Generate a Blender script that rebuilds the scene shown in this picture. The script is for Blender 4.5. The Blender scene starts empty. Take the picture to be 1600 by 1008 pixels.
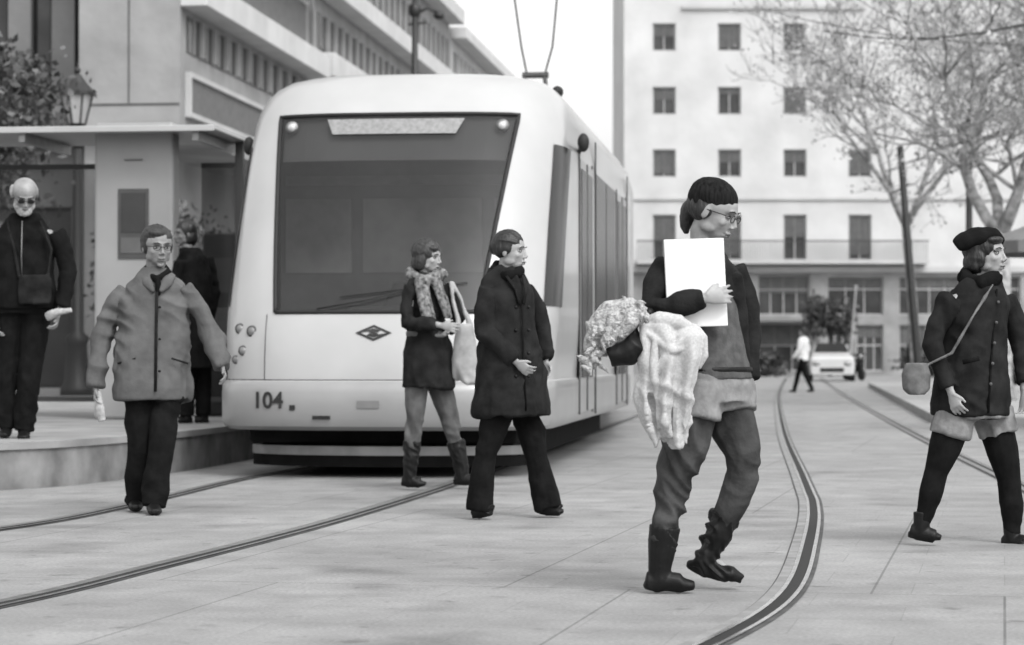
import bpy, math, random
from mathutils import Vector, Matrix, noise
random.seed(7)
C=bpy.context.scene.collection
V=Vector
F=3778.0; CH=0.93; HY=558.0
def U(px,py,d):            # image direction + distance -> place in the world (metres)
    return V(((px-800)/F*d, d, CH+(HY-py)/F*d))
YAW=math.radians(-6.64)

# ------------------------------------------------------------------ materials
MATS={}
def mat(name,g,rough=.8,var=.15,scale=6,bump=0,bscale=30,metal=0,spec=.5,detail=6,coat=0,stretch=None):
    if name in MATS: return MATS[name]
    m=bpy.data.materials.new(name); m.use_nodes=True; nt=m.node_tree; n=nt.nodes; L=nt.links
    b=n['Principled BSDF']; b.inputs['Roughness'].default_value=rough
    b.inputs['Metallic'].default_value=metal; b.inputs['Specular IOR Level'].default_value=spec
    if coat: b.inputs['Coat Weight'].default_value=coat; b.inputs['Coat Roughness'].default_value=.08
    tc=n.new('ShaderNodeTexCoord'); mp=n.new('ShaderNodeMapping'); L.new(tc.outputs['Object'],mp.inputs[0])
    if stretch: mp.inputs['Scale'].default_value=stretch
    no=n.new('ShaderNodeTexNoise'); no.inputs['Scale'].default_value=scale; no.inputs['Detail'].default_value=detail
    L.new(mp.outputs[0],no.inputs['Vector'])
    r=n.new('ShaderNodeValToRGB'); L.new(no.outputs['Fac'],r.inputs[0])
    lo=g*(1-var); hi=min(1,g*(1+var))
    r.color_ramp.elements[0].position=.3; r.color_ramp.elements[1].position=.7
    r.color_ramp.elements[0].color=(lo,lo,lo,1); r.color_ramp.elements[1].color=(hi,hi,hi,1)
    L.new(r.outputs[0],b.inputs['Base Color'])
    if bump:
        n2=n.new('ShaderNodeTexNoise'); n2.inputs['Scale'].default_value=bscale; n2.inputs['Detail'].default_value=5
        L.new(mp.outputs[0],n2.inputs['Vector'])
        bp=n.new('ShaderNodeBump'); bp.inputs['Strength'].default_value=.8; bp.inputs['Distance'].default_value=bump
        L.new(n2.outputs['Fac'],bp.inputs['Height']); L.new(bp.outputs[0],b.inputs['Normal'])
    MATS[name]=m; return m
def glassmat(name,g,mix,tint=.6,rough=.04):
    m=bpy.data.materials.new(name); m.use_nodes=True; nt=m.node_tree; n=nt.nodes; L=nt.links
    b=n['Principled BSDF']; b.inputs['Base Color'].default_value=(g,g,g,1); b.inputs['Roughness'].default_value=rough
    b.inputs['Specular IOR Level'].default_value=.6
    t=n.new('ShaderNodeBsdfTransparent'); t.inputs[0].default_value=(tint,tint,tint,1)
    mx=n.new('ShaderNodeMixShader'); mx.inputs[0].default_value=mix
    L.new(t.outputs[0],mx.inputs[1]); L.new(b.outputs[0],mx.inputs[2]); L.new(mx.outputs[0],n['Material Output'].inputs[0])
    return m
skin=mat('skin',.27,.5,.16,14,.0008,110)
skin_d=mat('skin_tanned',.19,.5,.2,14,.0008,110)
black=mat('black_cloth',.007,.95,.4,12,.003,50,spec=.1)
dark=mat('dark_wool',.015,.95,.4,12,.003,50,spec=.1)
charc=mat('charcoal_knit',.015,.95,.4,14,.004,90,spec=.1)
jeans=mat('worn_denim',.046,.9,.7,6,.004,60,spec=.1)
jeansl=mat('pale_denim',.19,.9,.35,16,.003,70,spec=.15)
greyc=mat('grey_jacket_cloth',.095,.9,.22,9,.003,50,spec=.12)
lightc=mat('light_cloth',.34,.9,.3,40,.002,60,spec=.2)
scarfm=mat('patterned_scarf_cloth',.14,.95,.85,40,.006,40,spec=.2)
topm=mat('grey_knit',.075,.9,.25,30,.003,80,spec=.2)
leather=mat('black_leather',.005,.5,.3,20,.002,50,spec=.25)
hairb=mat('black_hair',.008,.45,.7,60,.008,110,stretch=(1,1,.2))
hairm=mat('brown_hair',.022,.5,.7,60,.008,110,stretch=(1,1,.2))
hairg=mat('grey_hair',.022,.6,.6,60,.006,90)
knit=mat('black_ribbed_knit',.012,.95,.6,90,.006,130,spec=.1,stretch=(1,1,.12))
beardm=mat('white_beard',.36,.9,.3,90,.006,120)
eyew=mat('eye_white',.28,.3,.05); iris=mat('eye_iris',.015,.2,.1)
lipm=mat('lips',.11,.5,.1)
paper=mat('white_paper',.64,.6,.07,4)
coatm=mat('light_patterned_lining',.42,.9,.16,110,.001,80,spec=.2)
furm=mat('pale_fur',.36,1,.45,70,.016,110,spec=.1)
tramw=mat('tram_white_paint',.40,.30,.10,1.2,0,30,coat=.5)
tramb=mat('tram_bumper_paint',.26,.34,.13,1.5,0,30,coat=.4)
rub=mat('black_rubber',.009,.7,.2,10)
decal=mat('dark_decal',.013,.6,.2,10)
under=mat('underframe_black',.008,.9,.3,6,spec=.1)
metal=mat('grey_metal',.25,.4,.15,8,metal=.5)
darkmetal=mat('dark_cast_iron',.014,.5,.3,8,.003,40)
pantm=mat('pantograph_steel',.05,.5,.2,8)
tglass=glassmat('windshield_glass',.045,.42,.85)
sglass=mat('side_window_glass',.010,.22,.3,1,spec=.22)
wglass=mat('window_pane',.035,.2,.6,.9,spec=.4)
shutter=mat('window_shutter',.09,.7,.2,4)
wallw=mat('pale_render',.50,.9,.12,.5,.02,3)
wallg=mat('grey_stone',.16,.85,.25,.8,.02,4)
walll=mat('light_stone',.26,.85,.22,.8,.02,4)
trimm=mat('stone_trim',.42,.85,.1,1)
trimd=mat('window_frame_paint',.34,.6,.1,2)
bark=mat('bark',.26,.9,.6,7,.02,18)
barkd=mat('dark_bark',.035,.9,.4,10,.02,18)
leafl=mat('pale_leaf',.28,.7,.5,3)
leafd=mat('dark_leaf',.030,.6,.6,2.5)
lampg=mat('lantern_glass',.35,.3,.1,4)
lightlamp=mat('lamp_lens',.5,.15,.1,10)

# ------------------------------------------------------------------ mesh builder
class MB:
    def __init__(s): s.v=[];s.f=[];s.m=[]
    def add(s,vs,fs,mi=0):
        o=len(s.v); s.v+= [V(p) for p in vs]; s.f+=[tuple(i+o for i in f) for f in fs]; s.m+=[mi]*len(fs)
    def box(s,x0,x1,y0,y1,z0,z1,mi=0):
        s.add([(x0,y0,z0),(x1,y0,z0),(x1,y1,z0),(x0,y1,z0),(x0,y0,z1),(x1,y0,z1),(x1,y1,z1),(x0,y1,z1)],
              [(0,3,2,1),(4,5,6,7),(0,1,5,4),(1,2,6,5),(2,3,7,6),(3,0,4,7)],mi)
    def loft(s,rings,mi=0,cap=True):
        n=len(rings[0]); vs=[p for r in rings for p in r]; fs=[]
        for i in range(len(rings)-1):
            for j in range(n):
                k=(j+1)%n; fs.append((i*n+j,i*n+k,(i+1)*n+k,(i+1)*n+j))
        if cap:
            fs.append(tuple(range(n-1,-1,-1))); fs.append(tuple((len(rings)-1)*n+j for j in range(n)))
        s.add(vs,fs,mi)
    def tube(s,pts,rad,ref=None,n=12,mi=0,cap=True):
        pts=[V(p) for p in pts]; rings=[]
        for i,p in enumerate(pts):
            a=pts[max(0,i-1)]; b=pts[min(len(pts)-1,i+1)]; t=(b-a).normalized()
            rf=V(ref) if ref is not None else V((0.31,1,0.12))
            if abs(rf.normalized().dot(t))>.97: rf=V((1,0.1,0.2))
            u=(rf-t*rf.dot(t)).normalized(); w=t.cross(u)
            r=rad[i] if isinstance(rad,(list,tuple)) else rad
            ra,rb=(r if isinstance(r,(list,tuple)) else (r,r))
            rings.append([p+u*ra*math.cos(2*math.pi*j/n)+w*rb*math.sin(2*math.pi*j/n) for j in range(n)])
        s.loft(rings,mi,cap)
    def ell(s,c,r,M=None,seg=14,rg=9,mi=0):
        c=V(c); M=M or Matrix.Identity(3); vs=[c+M@V((0,0,r[2]))]
        for i in range(1,rg):
            th=math.pi*i/rg
            for j in range(seg):
                ph=2*math.pi*j/seg
                vs.append(c+M@V((r[0]*math.sin(th)*math.cos(ph),r[1]*math.sin(th)*math.sin(ph),r[2]*math.cos(th))))
        vs.append(c+M@V((0,0,-r[2]))); fs=[]
        for j in range(seg):
            k=(j+1)%seg; fs.append((0,1+j,1+k)); 
            for i in range(rg-2): fs.append((1+i*seg+j,1+(i+1)*seg+j,1+(i+1)*seg+k,1+i*seg+k))
            l=1+(rg-2)*seg; fs.append((len(vs)-1,l+k,l+j))
        s.add(vs,fs,mi)
    def obj(s,name,mats,parent=None,base=(0,0,0),smooth=False,bevel=0):
        me=bpy.data.meshes.new(name); b=V(base)
        me.from_pydata([tuple(p-b) for p in s.v],[],s.f)
        if not isinstance(mats,(list,tuple)): mats=[mats]
        for m in mats: me.materials.append(m)
        me.polygons.foreach_set('material_index',s.m)
        if smooth: me.polygons.foreach_set('use_smooth',[True]*len(s.f))
        me.update(); o=bpy.data.objects.new(name,me); C.objects.link(o)
        if parent: o.parent=parent
        elif base!=(0,0,0): o.location=b
        if bevel:
            md=o.modifiers.new('b','BEVEL'); md.width=bevel; md.segments=2; md.limit_method='ANGLE'
        return o
def empty(name,loc,label,cat,rotz=0,**k):
    e=bpy.data.objects.new(name,None); e.empty_display_size=.2; e.location=loc; e.rotation_euler[2]=rotz; C.objects.link(e)
    e['label']=label; e['category']=cat
    for a,b in k.items(): e[a]=b
    return e
def tag(o,label,cat,**k):
    o['label']=label; o['category']=cat
    for a,b in k.items(): o[a]=b
    return o
def folds(me,amp,wv=.4,seed=0,f=1.0):
    """cloth folds: a few long creases, fading in and out, running down (wv) and diagonally (1-wv)"""
    N_=noise.noise; off=V((seed*3.7,seed*1.3,seed*2.1))
    vs=[(v.co.copy(),v.normal.copy()) for v in me.vertices]; out=[]
    for co,n in vs:
        c=co+off; w=N_(c*3.1)*.12; w2=N_(c*2.0+V((9,2,4)))*.30
        a=N_(V(((c.x+w)*10*f,(c.y+w)*10*f,c.z*1.8*f))); b=N_(V(((c.x-c.z*.5)*4*f,(c.y-c.z*.3)*4*f,(c.z+c.x*.9+w2)*8*f)))
        ra=.40-math.sqrt(a*a+.002)*1.5; rb=.40-math.sqrt(b*b+.002)*1.5
        m=.42+1.5*N_(c*3.2+V((5,5,5))); m=max(0,min(1.1,m))
        d=amp*((ra*wv+rb*(1-wv))*m*2.0+.30*N_(c*5)+.08*N_(c*22)+.12)
        p=co+n*d; out+=[p.x,p.y,p.z]
    me.vertices.foreach_set('co',out); me.update()
SEED=[0]
def vox(mb,name,m,parent,base,voxel=.009,smooth=5,disp=0,wv=.4,post=None,f=1.0):
    o=mb.obj(name,m,parent,base)
    if parent is None: o.location=V(base)
    r=o.modifiers.new('r','REMESH'); r.mode='VOXEL'; r.voxel_size=voxel; r.use_smooth_shade=True
    sm=o.modifiers.new('s','SMOOTH'); sm.factor=.5; sm.iterations=smooth
    dg=bpy.context.evaluated_depsgraph_get(); dg.update()
    me=bpy.data.meshes.new_from_object(o.evaluated_get(dg))
    o.modifiers.clear(); old=o.data; o.data=me; bpy.data.meshes.remove(old); me.name=name
    if not me.materials: me.materials.append(m)
    me.polygons.foreach_set('material_index',[0]*len(me.polygons))
    me.polygons.foreach_set('use_smooth',[True]*len(me.polygons))
    if disp: SEED[0]+=1; folds(me,disp,wv,SEED[0],f)
    if post: post(me)
    return o

# ------------------------------------------------------------------ people
class Person:
    def __init__(s,d,cx,ground,phi,label,voxel=.009):
        s.d=d; s.vx=voxel; s.base=V(((cx-800)/F*d,d,ground)); p=math.radians(phi)
        s.fwd=V((math.cos(p),-math.sin(p),0)); s.lat=V((math.sin(p),math.cos(p),0))
        s.e=empty('person',s.base,label,'person')
    def q(s,t):
        px,py=t[0],t[1]; dy=t[2] if len(t)>2 else 0
        return U(px,py,s.d+dy)
    def ringset(s,secs,shrink=1,k=2.4):
        out=[]
        for t in secs:
            c=s.q((t[0],t[1],t[4] if len(t)>4 else 0)); R=[]
            for j in range(24):
                a=2*math.pi*j/24; ca,sa=math.cos(a),math.sin(a)
                x=math.copysign(abs(ca)**(2/k),ca); y=math.copysign(abs(sa)**(2/k),sa)
                R.append(c+s.lat*x*t[2]*shrink+s.fwd*y*t[3]*shrink)
            out.append(R)
        return out
    def garment(s,name,m,torso=None,tubes=(),ells=(),disp=.012,wv=.4,voxel=None,smooth=3,k=2.4,label=None,f=1.0):
        mb=MB()
        if torso: mb.loft(s.ringset(torso,1,k))
        for pts,rad in tubes: mb.tube([s.q(p) for p in pts],rad,ref=s.fwd)
        for c,r in ells:
            mb.ell(s.q(c),r,Matrix((s.fwd,s.lat,V((0,0,1)))).transposed())
        o=vox(mb,name,m,s.e,s.base,voxel or s.vx,smooth,disp,wv,f=f)
        if label: o['label']=label
        return o
    def hand(s,mb,w,d,n,t,curl=.5,sc=.88):
        d=d.normalized(); n=(n-d*n.dot(d)).normalized(); t=(t-d*t.dot(d)-n*t.dot(n)).normalized()
        mb.tube([w-d*.03,w+d*.01,w+d*.045*sc,w+d*.088*sc],[(.022*sc,.016),(.025*sc,.014),(.036*sc,.012),(.037*sc,.0095)],ref=t)
        for off,l in((.031,.068),(.0105,.078),(-.0105,.072),(-.031,.056)):
            p=w+d*.082*sc+t*off*sc; dr=(d+t*off*4.2).normalized(); pts=[p-dr*.02,p]; a=curl*.35
            for k in range(3):
                a+=curl*.5
                dd=(dr*math.cos(a)+n*math.sin(a)); p=p+dd*l*sc*(.42,.33,.25)[k]; pts.append(p)
            mb.tube(pts,[.008*sc,.0085*sc,.008*sc,.0072*sc,.0055*sc],ref=t,n=8)
        p=w+d*.028*sc+t*.024*sc; d1=(d*.7+t*.62+n*.25).normalized(); d2=(d*.92+t*.2+n*.4).normalized()
        mb.tube([p-d1*.02,p,p+d1*.036*sc,p+d1*.036*sc+d2*.03*sc],[.012,.012,.0098*sc,.007*sc],ref=n,n=8)
    def body(s,head,torso,arms,legs,m=None,neck=None,feet=None):
        mb=MB(); m=m or skin
        ph=math.radians(head['phi']); pt=math.radians(head.get('pitch',0)); sc=head.get('s',1)
        f0=V((math.cos(ph),-math.sin(ph),0)); l=V((math.sin(ph),math.cos(ph),0))
        f=f0*math.cos(pt)-V((0,0,1))*math.sin(pt); u=f.cross(l)
        if u.z<0: u=-u
        M=Matrix((f,l,u)).transposed(); c=s.q(head['c'])
        s.M=M; s.c=c; s.sc=sc; wd=head.get('w',1.07)
        P=lambda x,y,z:c+M@(V((x,y,z))*sc)
        s.P=P
        def E(x,y,z,a,b,d): mb.ell(P(x,y*wd,z),(a*sc,b*sc*wd,d*sc),M,18,12)
        E(-.012,0,.028,.093,.074,.078); E(.020,0,-.018,.066,.060,.084); E(.034,0,-.064,.046,.041,.036)
        E(.066,0,-.094,.016,.018,.014); E(.074,0,.027,.011,.040,.009)
        for y in(-1,1):
            E(.054,.036*y,-.022,.020,.018,.016); E(-.008,.073*y,-.008,.016,.006,.028); E(.012,.047*y,-.054,.036,.013,.024)
        E(.0835,0,-.0545,.009,.020,.006); E(.081,0,-.067,.010,.018,.007)
        mb.tube([P(.080,0,.022),P(.093,0,-.010),P(.102,0,-.028)],[.006*sc,.0078*sc,.0100*sc],ref=l,n=8)
        for y in(-1,1): E(.092,.0095*y,-.031,.008,.006,.006)
        nb=s.q(neck); nr=head.get('n',.054)
        mb.tube([P(-.015,0,-.03),P(-.018,0,-.085),nb,nb-V((0,0,.06))],[nr*sc,nr*sc,nr+.002,.06],ref=s.lat)
        if torso: mb.loft(s.ringset(torso,.76))
        for a in arms:
            pts=[s.q(p) for p in a['p']]
            sh=pts[0]*.8+nb*.2-V((0,0,.05))
            mb.tube([nb-V((0,0,.09)),sh],[.04,.030],ref=s.fwd)
            mb.tube([sh,pts[0].lerp(pts[1],.4),pts[1],pts[1].lerp(pts[2],.7),pts[2]],[.030,.030,.025,.022,.021],ref=s.fwd)
            dd=(pts[2]-pts[1]).normalized()
            if 'hd' in a: dd=V(a['hd'])
            n=V(a['n']) if 'n' in a else s.lat*a['side']
            t=V(a['t']) if 't' in a else s.fwd
            s.hand(mb,pts[2]+dd.normalized()*.02,dd,n,t,a.get('curl',.6),a.get('hs',.88))
        for lg in legs:
            pts=[s.q(p) for p in lg]
            mb.tube([pts[0]+V((0,0,.06)),pts[0],pts[1],pts[2],pts[2]-V((0,0,.03))],[.05,.06,.036,.026,.022],ref=s.fwd)
            a0=pts[2]-V((0,0,.035)); mb.tube([a0,a0.lerp(pts[3],.62)],[.020,.012],ref=s.lat)
        Mi=M.transposed(); base=s.base
        def sockets(me):
            for v in me.vertices:
                h=Mi@(v.co+base-c)/sc
                if h.x<.03 or abs(h.y)>.08 or abs(h.z)>.13: continue
                d=0
                for y in(-1,1): d-=.0115*math.exp(-(((h.y-.031*y)/.015)**2+((h.z-.006)/.011)**2))
                d-=.006*math.exp(-((h.z+.0605)/.003)**2-(h.y/.02)**2)
                d-=.006*math.exp(-((h.z+.079)/.006)**2-(h.y/.02)**2)
                for y in(-1,1): d-=.004*math.exp(-(((h.y-.040*y)/.013)**2+((h.z+.052)/.018)**2))
                if d<-.0002: v.co+=f*d*sc
        vox(mb,'body',m,s.e,s.base,min(s.vx,.005) if s.d<25 else s.vx,3,post=sockets if s.d<30 else None)
        if s.d<30:
            for y in(-1,1):
                b=MB(); b.ell(P(.0665,.031*y,.005),(.0115*sc,.0135*sc,.0062*sc),M); b.ell(P(.0748,.0315*y,.0045),(.0038*sc,.0052*sc,.0054*sc),M,mi=1)
                b.tube([P(.073,.018*y,.0085),P(.0775,.031*y,.0122),P(.070,.046*y,.008)],.0019*sc,n=5,mi=1)
                b.obj('eye',[eyew,iris],s.e,s.base,True)
                b=MB(); b.tube([P(.086,.014*y,.027),P(.085,.030*y,.032),P(.073,.050*y,.027)],[.0022*sc,.003*sc,.0015*sc],n=6); b.obj('eyebrow',hairm,s.e,s.base,True)
            b=MB(); b.tube([P(.082,-.021,-.0605),P(.0905,-.009,-.057),P(.0915,0,-.0585),P(.0905,.009,-.057),P(.082,.021,-.0605)],[.0015,.0042*sc,.0038*sc,.0042*sc,.0015],n=6)
            b.tube([P(.082,-.017,-.0625),P(.0895,0,-.0665),P(.082,.017,-.0625)],[.0015,.0045*sc,.0015],n=6); b.obj('mouth',lipm,s.e,s.base,True)
    def hair(s,m,parts,disp=.008,voxel=.005,f=2.4,name='hair',strands=0,seed=1):
        mb=MB()
        for p in parts:
            if len(p)==6: mb.ell(s.P(*p[:3]),tuple(k*s.sc for k in p[3:]),s.M,18,12)
            else: mb.tube([s.P(*x) for x in p[0]],[r*s.sc for r in p[1]],n=10)
        rnd=random.Random(seed)
        for _ in range(strands):       # loose locks lying over the cap
            a=rnd.uniform(-1.35,1.35); t0=rnd.uniform(.15,.6); pts=[]
            for k in range(5):
                t=t0+k*.36; x=-.024+.097*math.cos(t); rr=math.sin(t)
                pts.append(s.P(x,.086*rr*math.sin(a)+rnd.gauss(0,.0015),.036+.089*rr*math.cos(a)+rnd.gauss(0,.0015)))
            mb.tube(pts,[.003,.0055,.006,.0055,.003],n=6)
        vox(mb,name,m,s.e,s.base,voxel,3,disp,.7,f=f)
    def glasses(s,sun=False):
        b=MB(); sc=s.sc
        for y in(-1,1):
            pts=[s.P(.090,.032*y+.021*math.cos(a),.004+.014*math.sin(a)) for a in [2*math.pi*k/14 for k in range(15)]]
            b.tube(pts,.0019*sc,n=6,ref=s.M@V((1,0,0)))
            b.tube([s.P(.088,.053*y,.01),s.P(.04,.074*y,.008),s.P(-.005,.082*y,.004)],.0019*sc,n=6)
            if sun: b.ell(s.P(.089,.032*y,.004),(.003,.02*sc,.014*sc),s.M)
        b.tube([s.P(.090,-.011,.008),s.P(.094,0,.01),s.P(.090,.011,.008)],.0019*sc,n=6)
        b.obj('glasses',rub,s.e,s.base,True)
    def strap(s,name,m,pts,w=.006,h=.006,ref=None):
        b=MB(); b.tube([s.q(p) for p in pts],[(w,h)]*len(pts),ref=ref,n=8); return b.obj(name,m,s.e,s.base,True)
    def shoe(s,ankle,toe,m=None,name='shoe',heel=0,shaft=None,r=1.0):
        mb=MB(); a=s.q(ankle); t=s.q(toe); h=(t-a); hz=V((h.x,h.y,0)).normalized(); lat=hz.cross(V((0,0,1)))
        pitch=(h.z+.055)/max(.05,V((h.x,h.y,0)).length)
        dn=V((hz.x,hz.y,pitch)).normalized(); up=lat.cross(dn); 
        if up.z<0: up=-up
        hl=a-hz*.040-up*.045
        mb.tube([hl-dn*.008,hl+dn*.03,hl+dn*.12,t-dn*.045,t],[(.028*r,.030),(.035*r,.042),(.038*r,.035),(.040*r,.027),(.022*r,.014)],ref=lat,n=14)
        mb.tube([a+V((0,0,.05)),a,hl+dn*.045],[.043*r,.042*r,.038*r],ref=lat)
        mb.tube([hl-up*.01+dn*.012,hl-up*(.036+heel)+dn*.012],[.028,.025],ref=lat)
        if shaft:
            p=[s.q(x) for x in shaft]; mb.tube(p+[a,hl+dn*.045],[.060*r]*1+[.054*r]*(len(p)-1)+[.044*r,.038*r],ref=lat)
        vox(mb,name,m or leather,s.e,s.base,.0055,2,.015 if shaft else .001,.0,f=2.2)

CAP=(-.024,0,.036,.096,.086,.088)
# --- woman carrying portfolio and coat
p=Person(9.6,1085,0,48,'woman in dark cardigan and knit hat stepping forward, holding white folder',.007)
tor=[(1112,600,.15,.11),(1108,560,.15,.11),(1104,505,.14,.105),(1098,450,.165,.12),(1095,425,.14,.09),(1096,405,.07,.06)]
LR=[(1088,612,-.07),(1050,755,-.08),(1030,888,-.07),(1083,914,-.07)]
LL=[(1128,612,.07),(1164,722,.0),(1110,858,.08),(1158,904,.08)]
AR=dict(p=[(1040,412,-.12),(1018,484,-.20),(1092,468,-.27)],side=1,n=(.1,1,0),t=(0,0,1),hd=(1,.10,.18),curl=.55)
AL=dict(p=[(1150,415,.12),(1164,510,.12),(1172,592,.04)],side=-1,curl=.35,hd=(.02,-.1,-1),n=(-1,.2,0),t=(-.2,-1,0))
p.body(dict(c=(1117,331,-.03),phi=24,pitch=24,s=1.04,n=.048),tor,[AR,AL],[LR,LL],neck=(1098,392))
p.hair(hairm,[(-.034,0,.018,.086,.082,.078),([(-.07,0,-.01),(-.094,.0,-.035),(-.098,.01,-.065),(-.088,.01,-.095),(-.076,.01,-.12)],[.046,.038,.032,.022,.008]),(-.026,.068,-.002,.038,.016,.036),(-.026,-.068,.0,.038,.015,.034)],.006)
p.hair(knit,[(-.026,0,.050,.097,.087,.074),(-.050,0,.036,.074,.082,.074)],.003,name='knit_hat',f=1.5)
p.glasses()
p.garment('top',topm,[(1120,592,.152,.120,-.01),(1112,550,.144,.118,-.01),(1106,500,.138,.112,-.01),(1098,450,.150,.125,-.01),(1097,425,.12,.10)],disp=.018,wv=.1)
p.garment('cardigan',charc,[(1094,588,.168,.085,.07),(1094,545,.160,.085,.06),(1096,500,.154,.100,.03),(1097,450,.168,.122,.005),(1095,420,.160,.110),(1095,406,.118,.085),(1096,395,.08,.07)],
  [([(1045,416,-.11),(1026,447,-.16),(1016,484,-.20),(1060,476,-.25),(1098,467,-.27)],[.054,.054,.051,.045,.036]),
   ([(1144,418,.11),(1160,460,.12),(1166,512,.12),(1173,592,.04)],[.054,.051,.046,.036]),
   ([(1142,430,-.02),(1150,500,.0),(1156,560,.02),(1158,602,.03)],[(.05,.03),(.05,.035),(.045,.035),(.03,.02)])],disp=.025,wv=.35)
p.garment('belt',leather,[(1119,582,.157,.124,-.01),(1118,573,.154,.123,-.01)],disp=0)
p.garment('shorts',jeansl,[(1118,628,.172,.130),(1116,600,.168,.130),(1114,584,.158,.122)],
  [([(1092,600,-.07),(1084,652,-.08)],[.102,.112]),([(1128,600,.06),(1140,648,.03)],[.102,.114])],disp=.018,wv=.6)
p.garment('tights',jeans,[(1115,620,.15,.11),(1113,600,.14,.1)],
  [([(1090,618,-.07),(1070,690,-.08),(1054,740,-.08),(1048,770,-.08),(1042,810,-.08),(1031,870,-.07)],[.100,.092,.072,.064,.062,.042]),
   ([(1128,618,.06),(1147,672,.02),(1161,708,.0),(1161,738,.01),(1147,780,.04),(1114,850,.08)],[.104,.094,.074,.066,.063,.042])],disp=.018,wv=.25,f=1.4)
p.shoe(LR[2],LR[3],name='boot',shaft=[(1039,822,-.08),(1034,858,-.075)],r=1.02)
p.shoe(LL[2],LL[3],name='boot',shaft=[(1134,806,.06),(1121,836,.07)],r=1.02)
b=MB(); b.box(-.118,.118,-.008,.008,-.172,.172)
o=b.obj('folder',[paper,topm],None,bevel=.003); o.location=U(1087,442,9.6-.205); o.rotation_euler=(math.radians(-4),math.radians(-2),math.radians(6))
tag(o,'white folder pressed against the chest of the woman in cardigan','folder')
# coat over arm: hanging cloth whose outline ripples into folds
def drape(levels,nf,ph,d):
    rings=[]; N=72
    for li,(x,y,dy,w,t,rip) in enumerate(levels):
        c=U(x,y,d+dy); R=[]
        for j in range(N):
            a=2*math.pi*j/N; r=1+rip*math.sin(nf*a+ph+1.1*math.sin(2*a+y*.013)+.5*math.sin(y*.03)); tw=t*r
            R.append(c+V((w*math.cos(a)*(1+.25*rip*math.sin(3*a+y*.03)),tw*math.sin(a),(.03*math.sin(3*a+ph) if li==len(levels)-1 else 0))))
        rings.append(R)
    return rings
q=lambda x,y,dy=-.25:U(x,y,9.6+dy)
mb=MB()
mb.loft(drape([(1030,498,-.27,.060,.030,0),(1038,508,-.30,.090,.045,.1),(1042,530,-.31,.098,.046,.4),(1040,570,-.31,.092,.044,.6),(1034,620,-.30,.098,.042,.75),(1038,660,-.28,.090,.038,.8),(1046,690,-.27,.060,.028,.7)],7,.6,9.6))
mb.loft(drape([(1064,506,-.29,.060,.03,0),(1076,524,-.33,.066,.032,.4),(1076,560,-.34,.052,.030,.7),(1068,610,-.33,.040,.026,.7),(1066,665,-.30,.028,.02,.4)],4,1.7,9.6))
mb.tube([q(1080,512,-.28),q(1094,530,-.29),q(1098,556,-.29),q(1090,574,-.29)],[(.03,.02),(.03,.018),(.022,.016),(.008,.008)],ref=(1,0,0))
mb.tube([q(1004,508,-.27),q(1030,500,-.31),q(1062,504,-.33),(q(1088,520,-.30))],[.022,.034,.030,.014])
mb.tube([q(1010,520,-.33),q(1050,548,-.37),q(1085,540,-.33)],[.008,.016,.008]); mb.tube([q(1012,600,-.32),q(1040,560,-.36),q(1068,528,-.36)],[.008,.015,.010]); mb.tube([q(1024,530,-.35),q(1020,600,-.345),q(1030,670,-.30)],[.008,.014,.008])
o=vox(mb,'coat',coatm,None,q(1045,690),.0055,2,.016,.7,f=1.4)
tag(o,'light patterned coat draped over the woman\'s forearm','coat')
mb=MB()
mb.tube([q(1012,494,-.26),q(985,480,-.27),q(955,488,-.28),q(936,512,-.28),q(926,545,-.26),q(930,572,-.26)],[(.03,.025),(.04,.036),(.04,.045),(.034,.050),(.03,.034),(.01,.01)],n=16,ref=(0,1,0))
mb.tube([q(975,478,-.24),q(960,500,-.31),q(952,530,-.31),q(944,556,-.29)],[.028,.036,.028,.010],n=14)
mb.tube([q(990,484,-.31),q(985,505,-.33),q(970,525,-.32)],[.022,.028,.016],n=12)
rf=random.Random(5)
for _ in range(110):   # tufts of the fluffy trim
    t=rf.random(); cx=1005-78*math.sin(t*1.75)+rf.gauss(0,8); cy=486+84*t**1.6+rf.gauss(0,8); p0=q(cx,cy,-.30+rf.gauss(0,.02)); dv=V((rf.gauss(0,1),-abs(rf.gauss(0,.6)),rf.gauss(-.3,1))).normalized()
    mb.tube([p0,p0+dv*.025,p0+dv*.045+V((0,0,-.008))],[.009,.007,.003],n=6)
o=vox(mb,'scarf',furm,None,q(945,570),.0055,1,.016,.5,f=1.5); tag(o,'pale fluffy scarf hanging from the woman\'s arm','scarf')
mb=MB(); mb.tube([q(952,558,-.3),q(982,550,-.3),q(1008,528,-.28)],[(.035,.040),(.058,.05),(.045,.04)],n=14); mb.tube([q(985,540,-.3),q(1000,500,-.3),q(1015,488,-.27)],[.015,.012,.012])
o=vox(mb,'handbag',leather,None,q(985,570),.006,3,.02,.3,f=1.3); tag(o,'black leather handbag hanging below the draped coat','handbag')

# --- woman in dark knee coat
p=Person(13.95,800,0,38,'woman in long dark coat and flared trousers walking',.008)
tor=[(798,600,.16,.12),(792,500,.14,.11),(790,455,.15,.10),(792,430,.07,.06)]
R=[(778,640,-.08),(758,712,-.09),(749,788,-.09),(768,801,-.13)]; Lg=[(822,640,.08),(838,715,.07),(858,782,.07),(880,799,.05)]
p.body(dict(c=(798,393,-.02),phi=20,pitch=4,s=1.0,n=.048),tor,[dict(p=[(762,450,-.11),(758,520,-.15),(802,562,-.2)],side=1,curl=.7,hd=(.7,-.1,-.55)),dict(p=[(822,450,.12),(848,510,.16),(852,560,.1)],side=-1)],[R,Lg],neck=(794,425))
p.hair(hairb,[(-.024,0,.037,.096,.086,.088),(-.095,0,.02,.04,.045,.045),(-.024,.066,.012,.046,.024,.045),(-.024,-.066,.014,.046,.022,.042)],.006,strands=18,seed=2)
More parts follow.
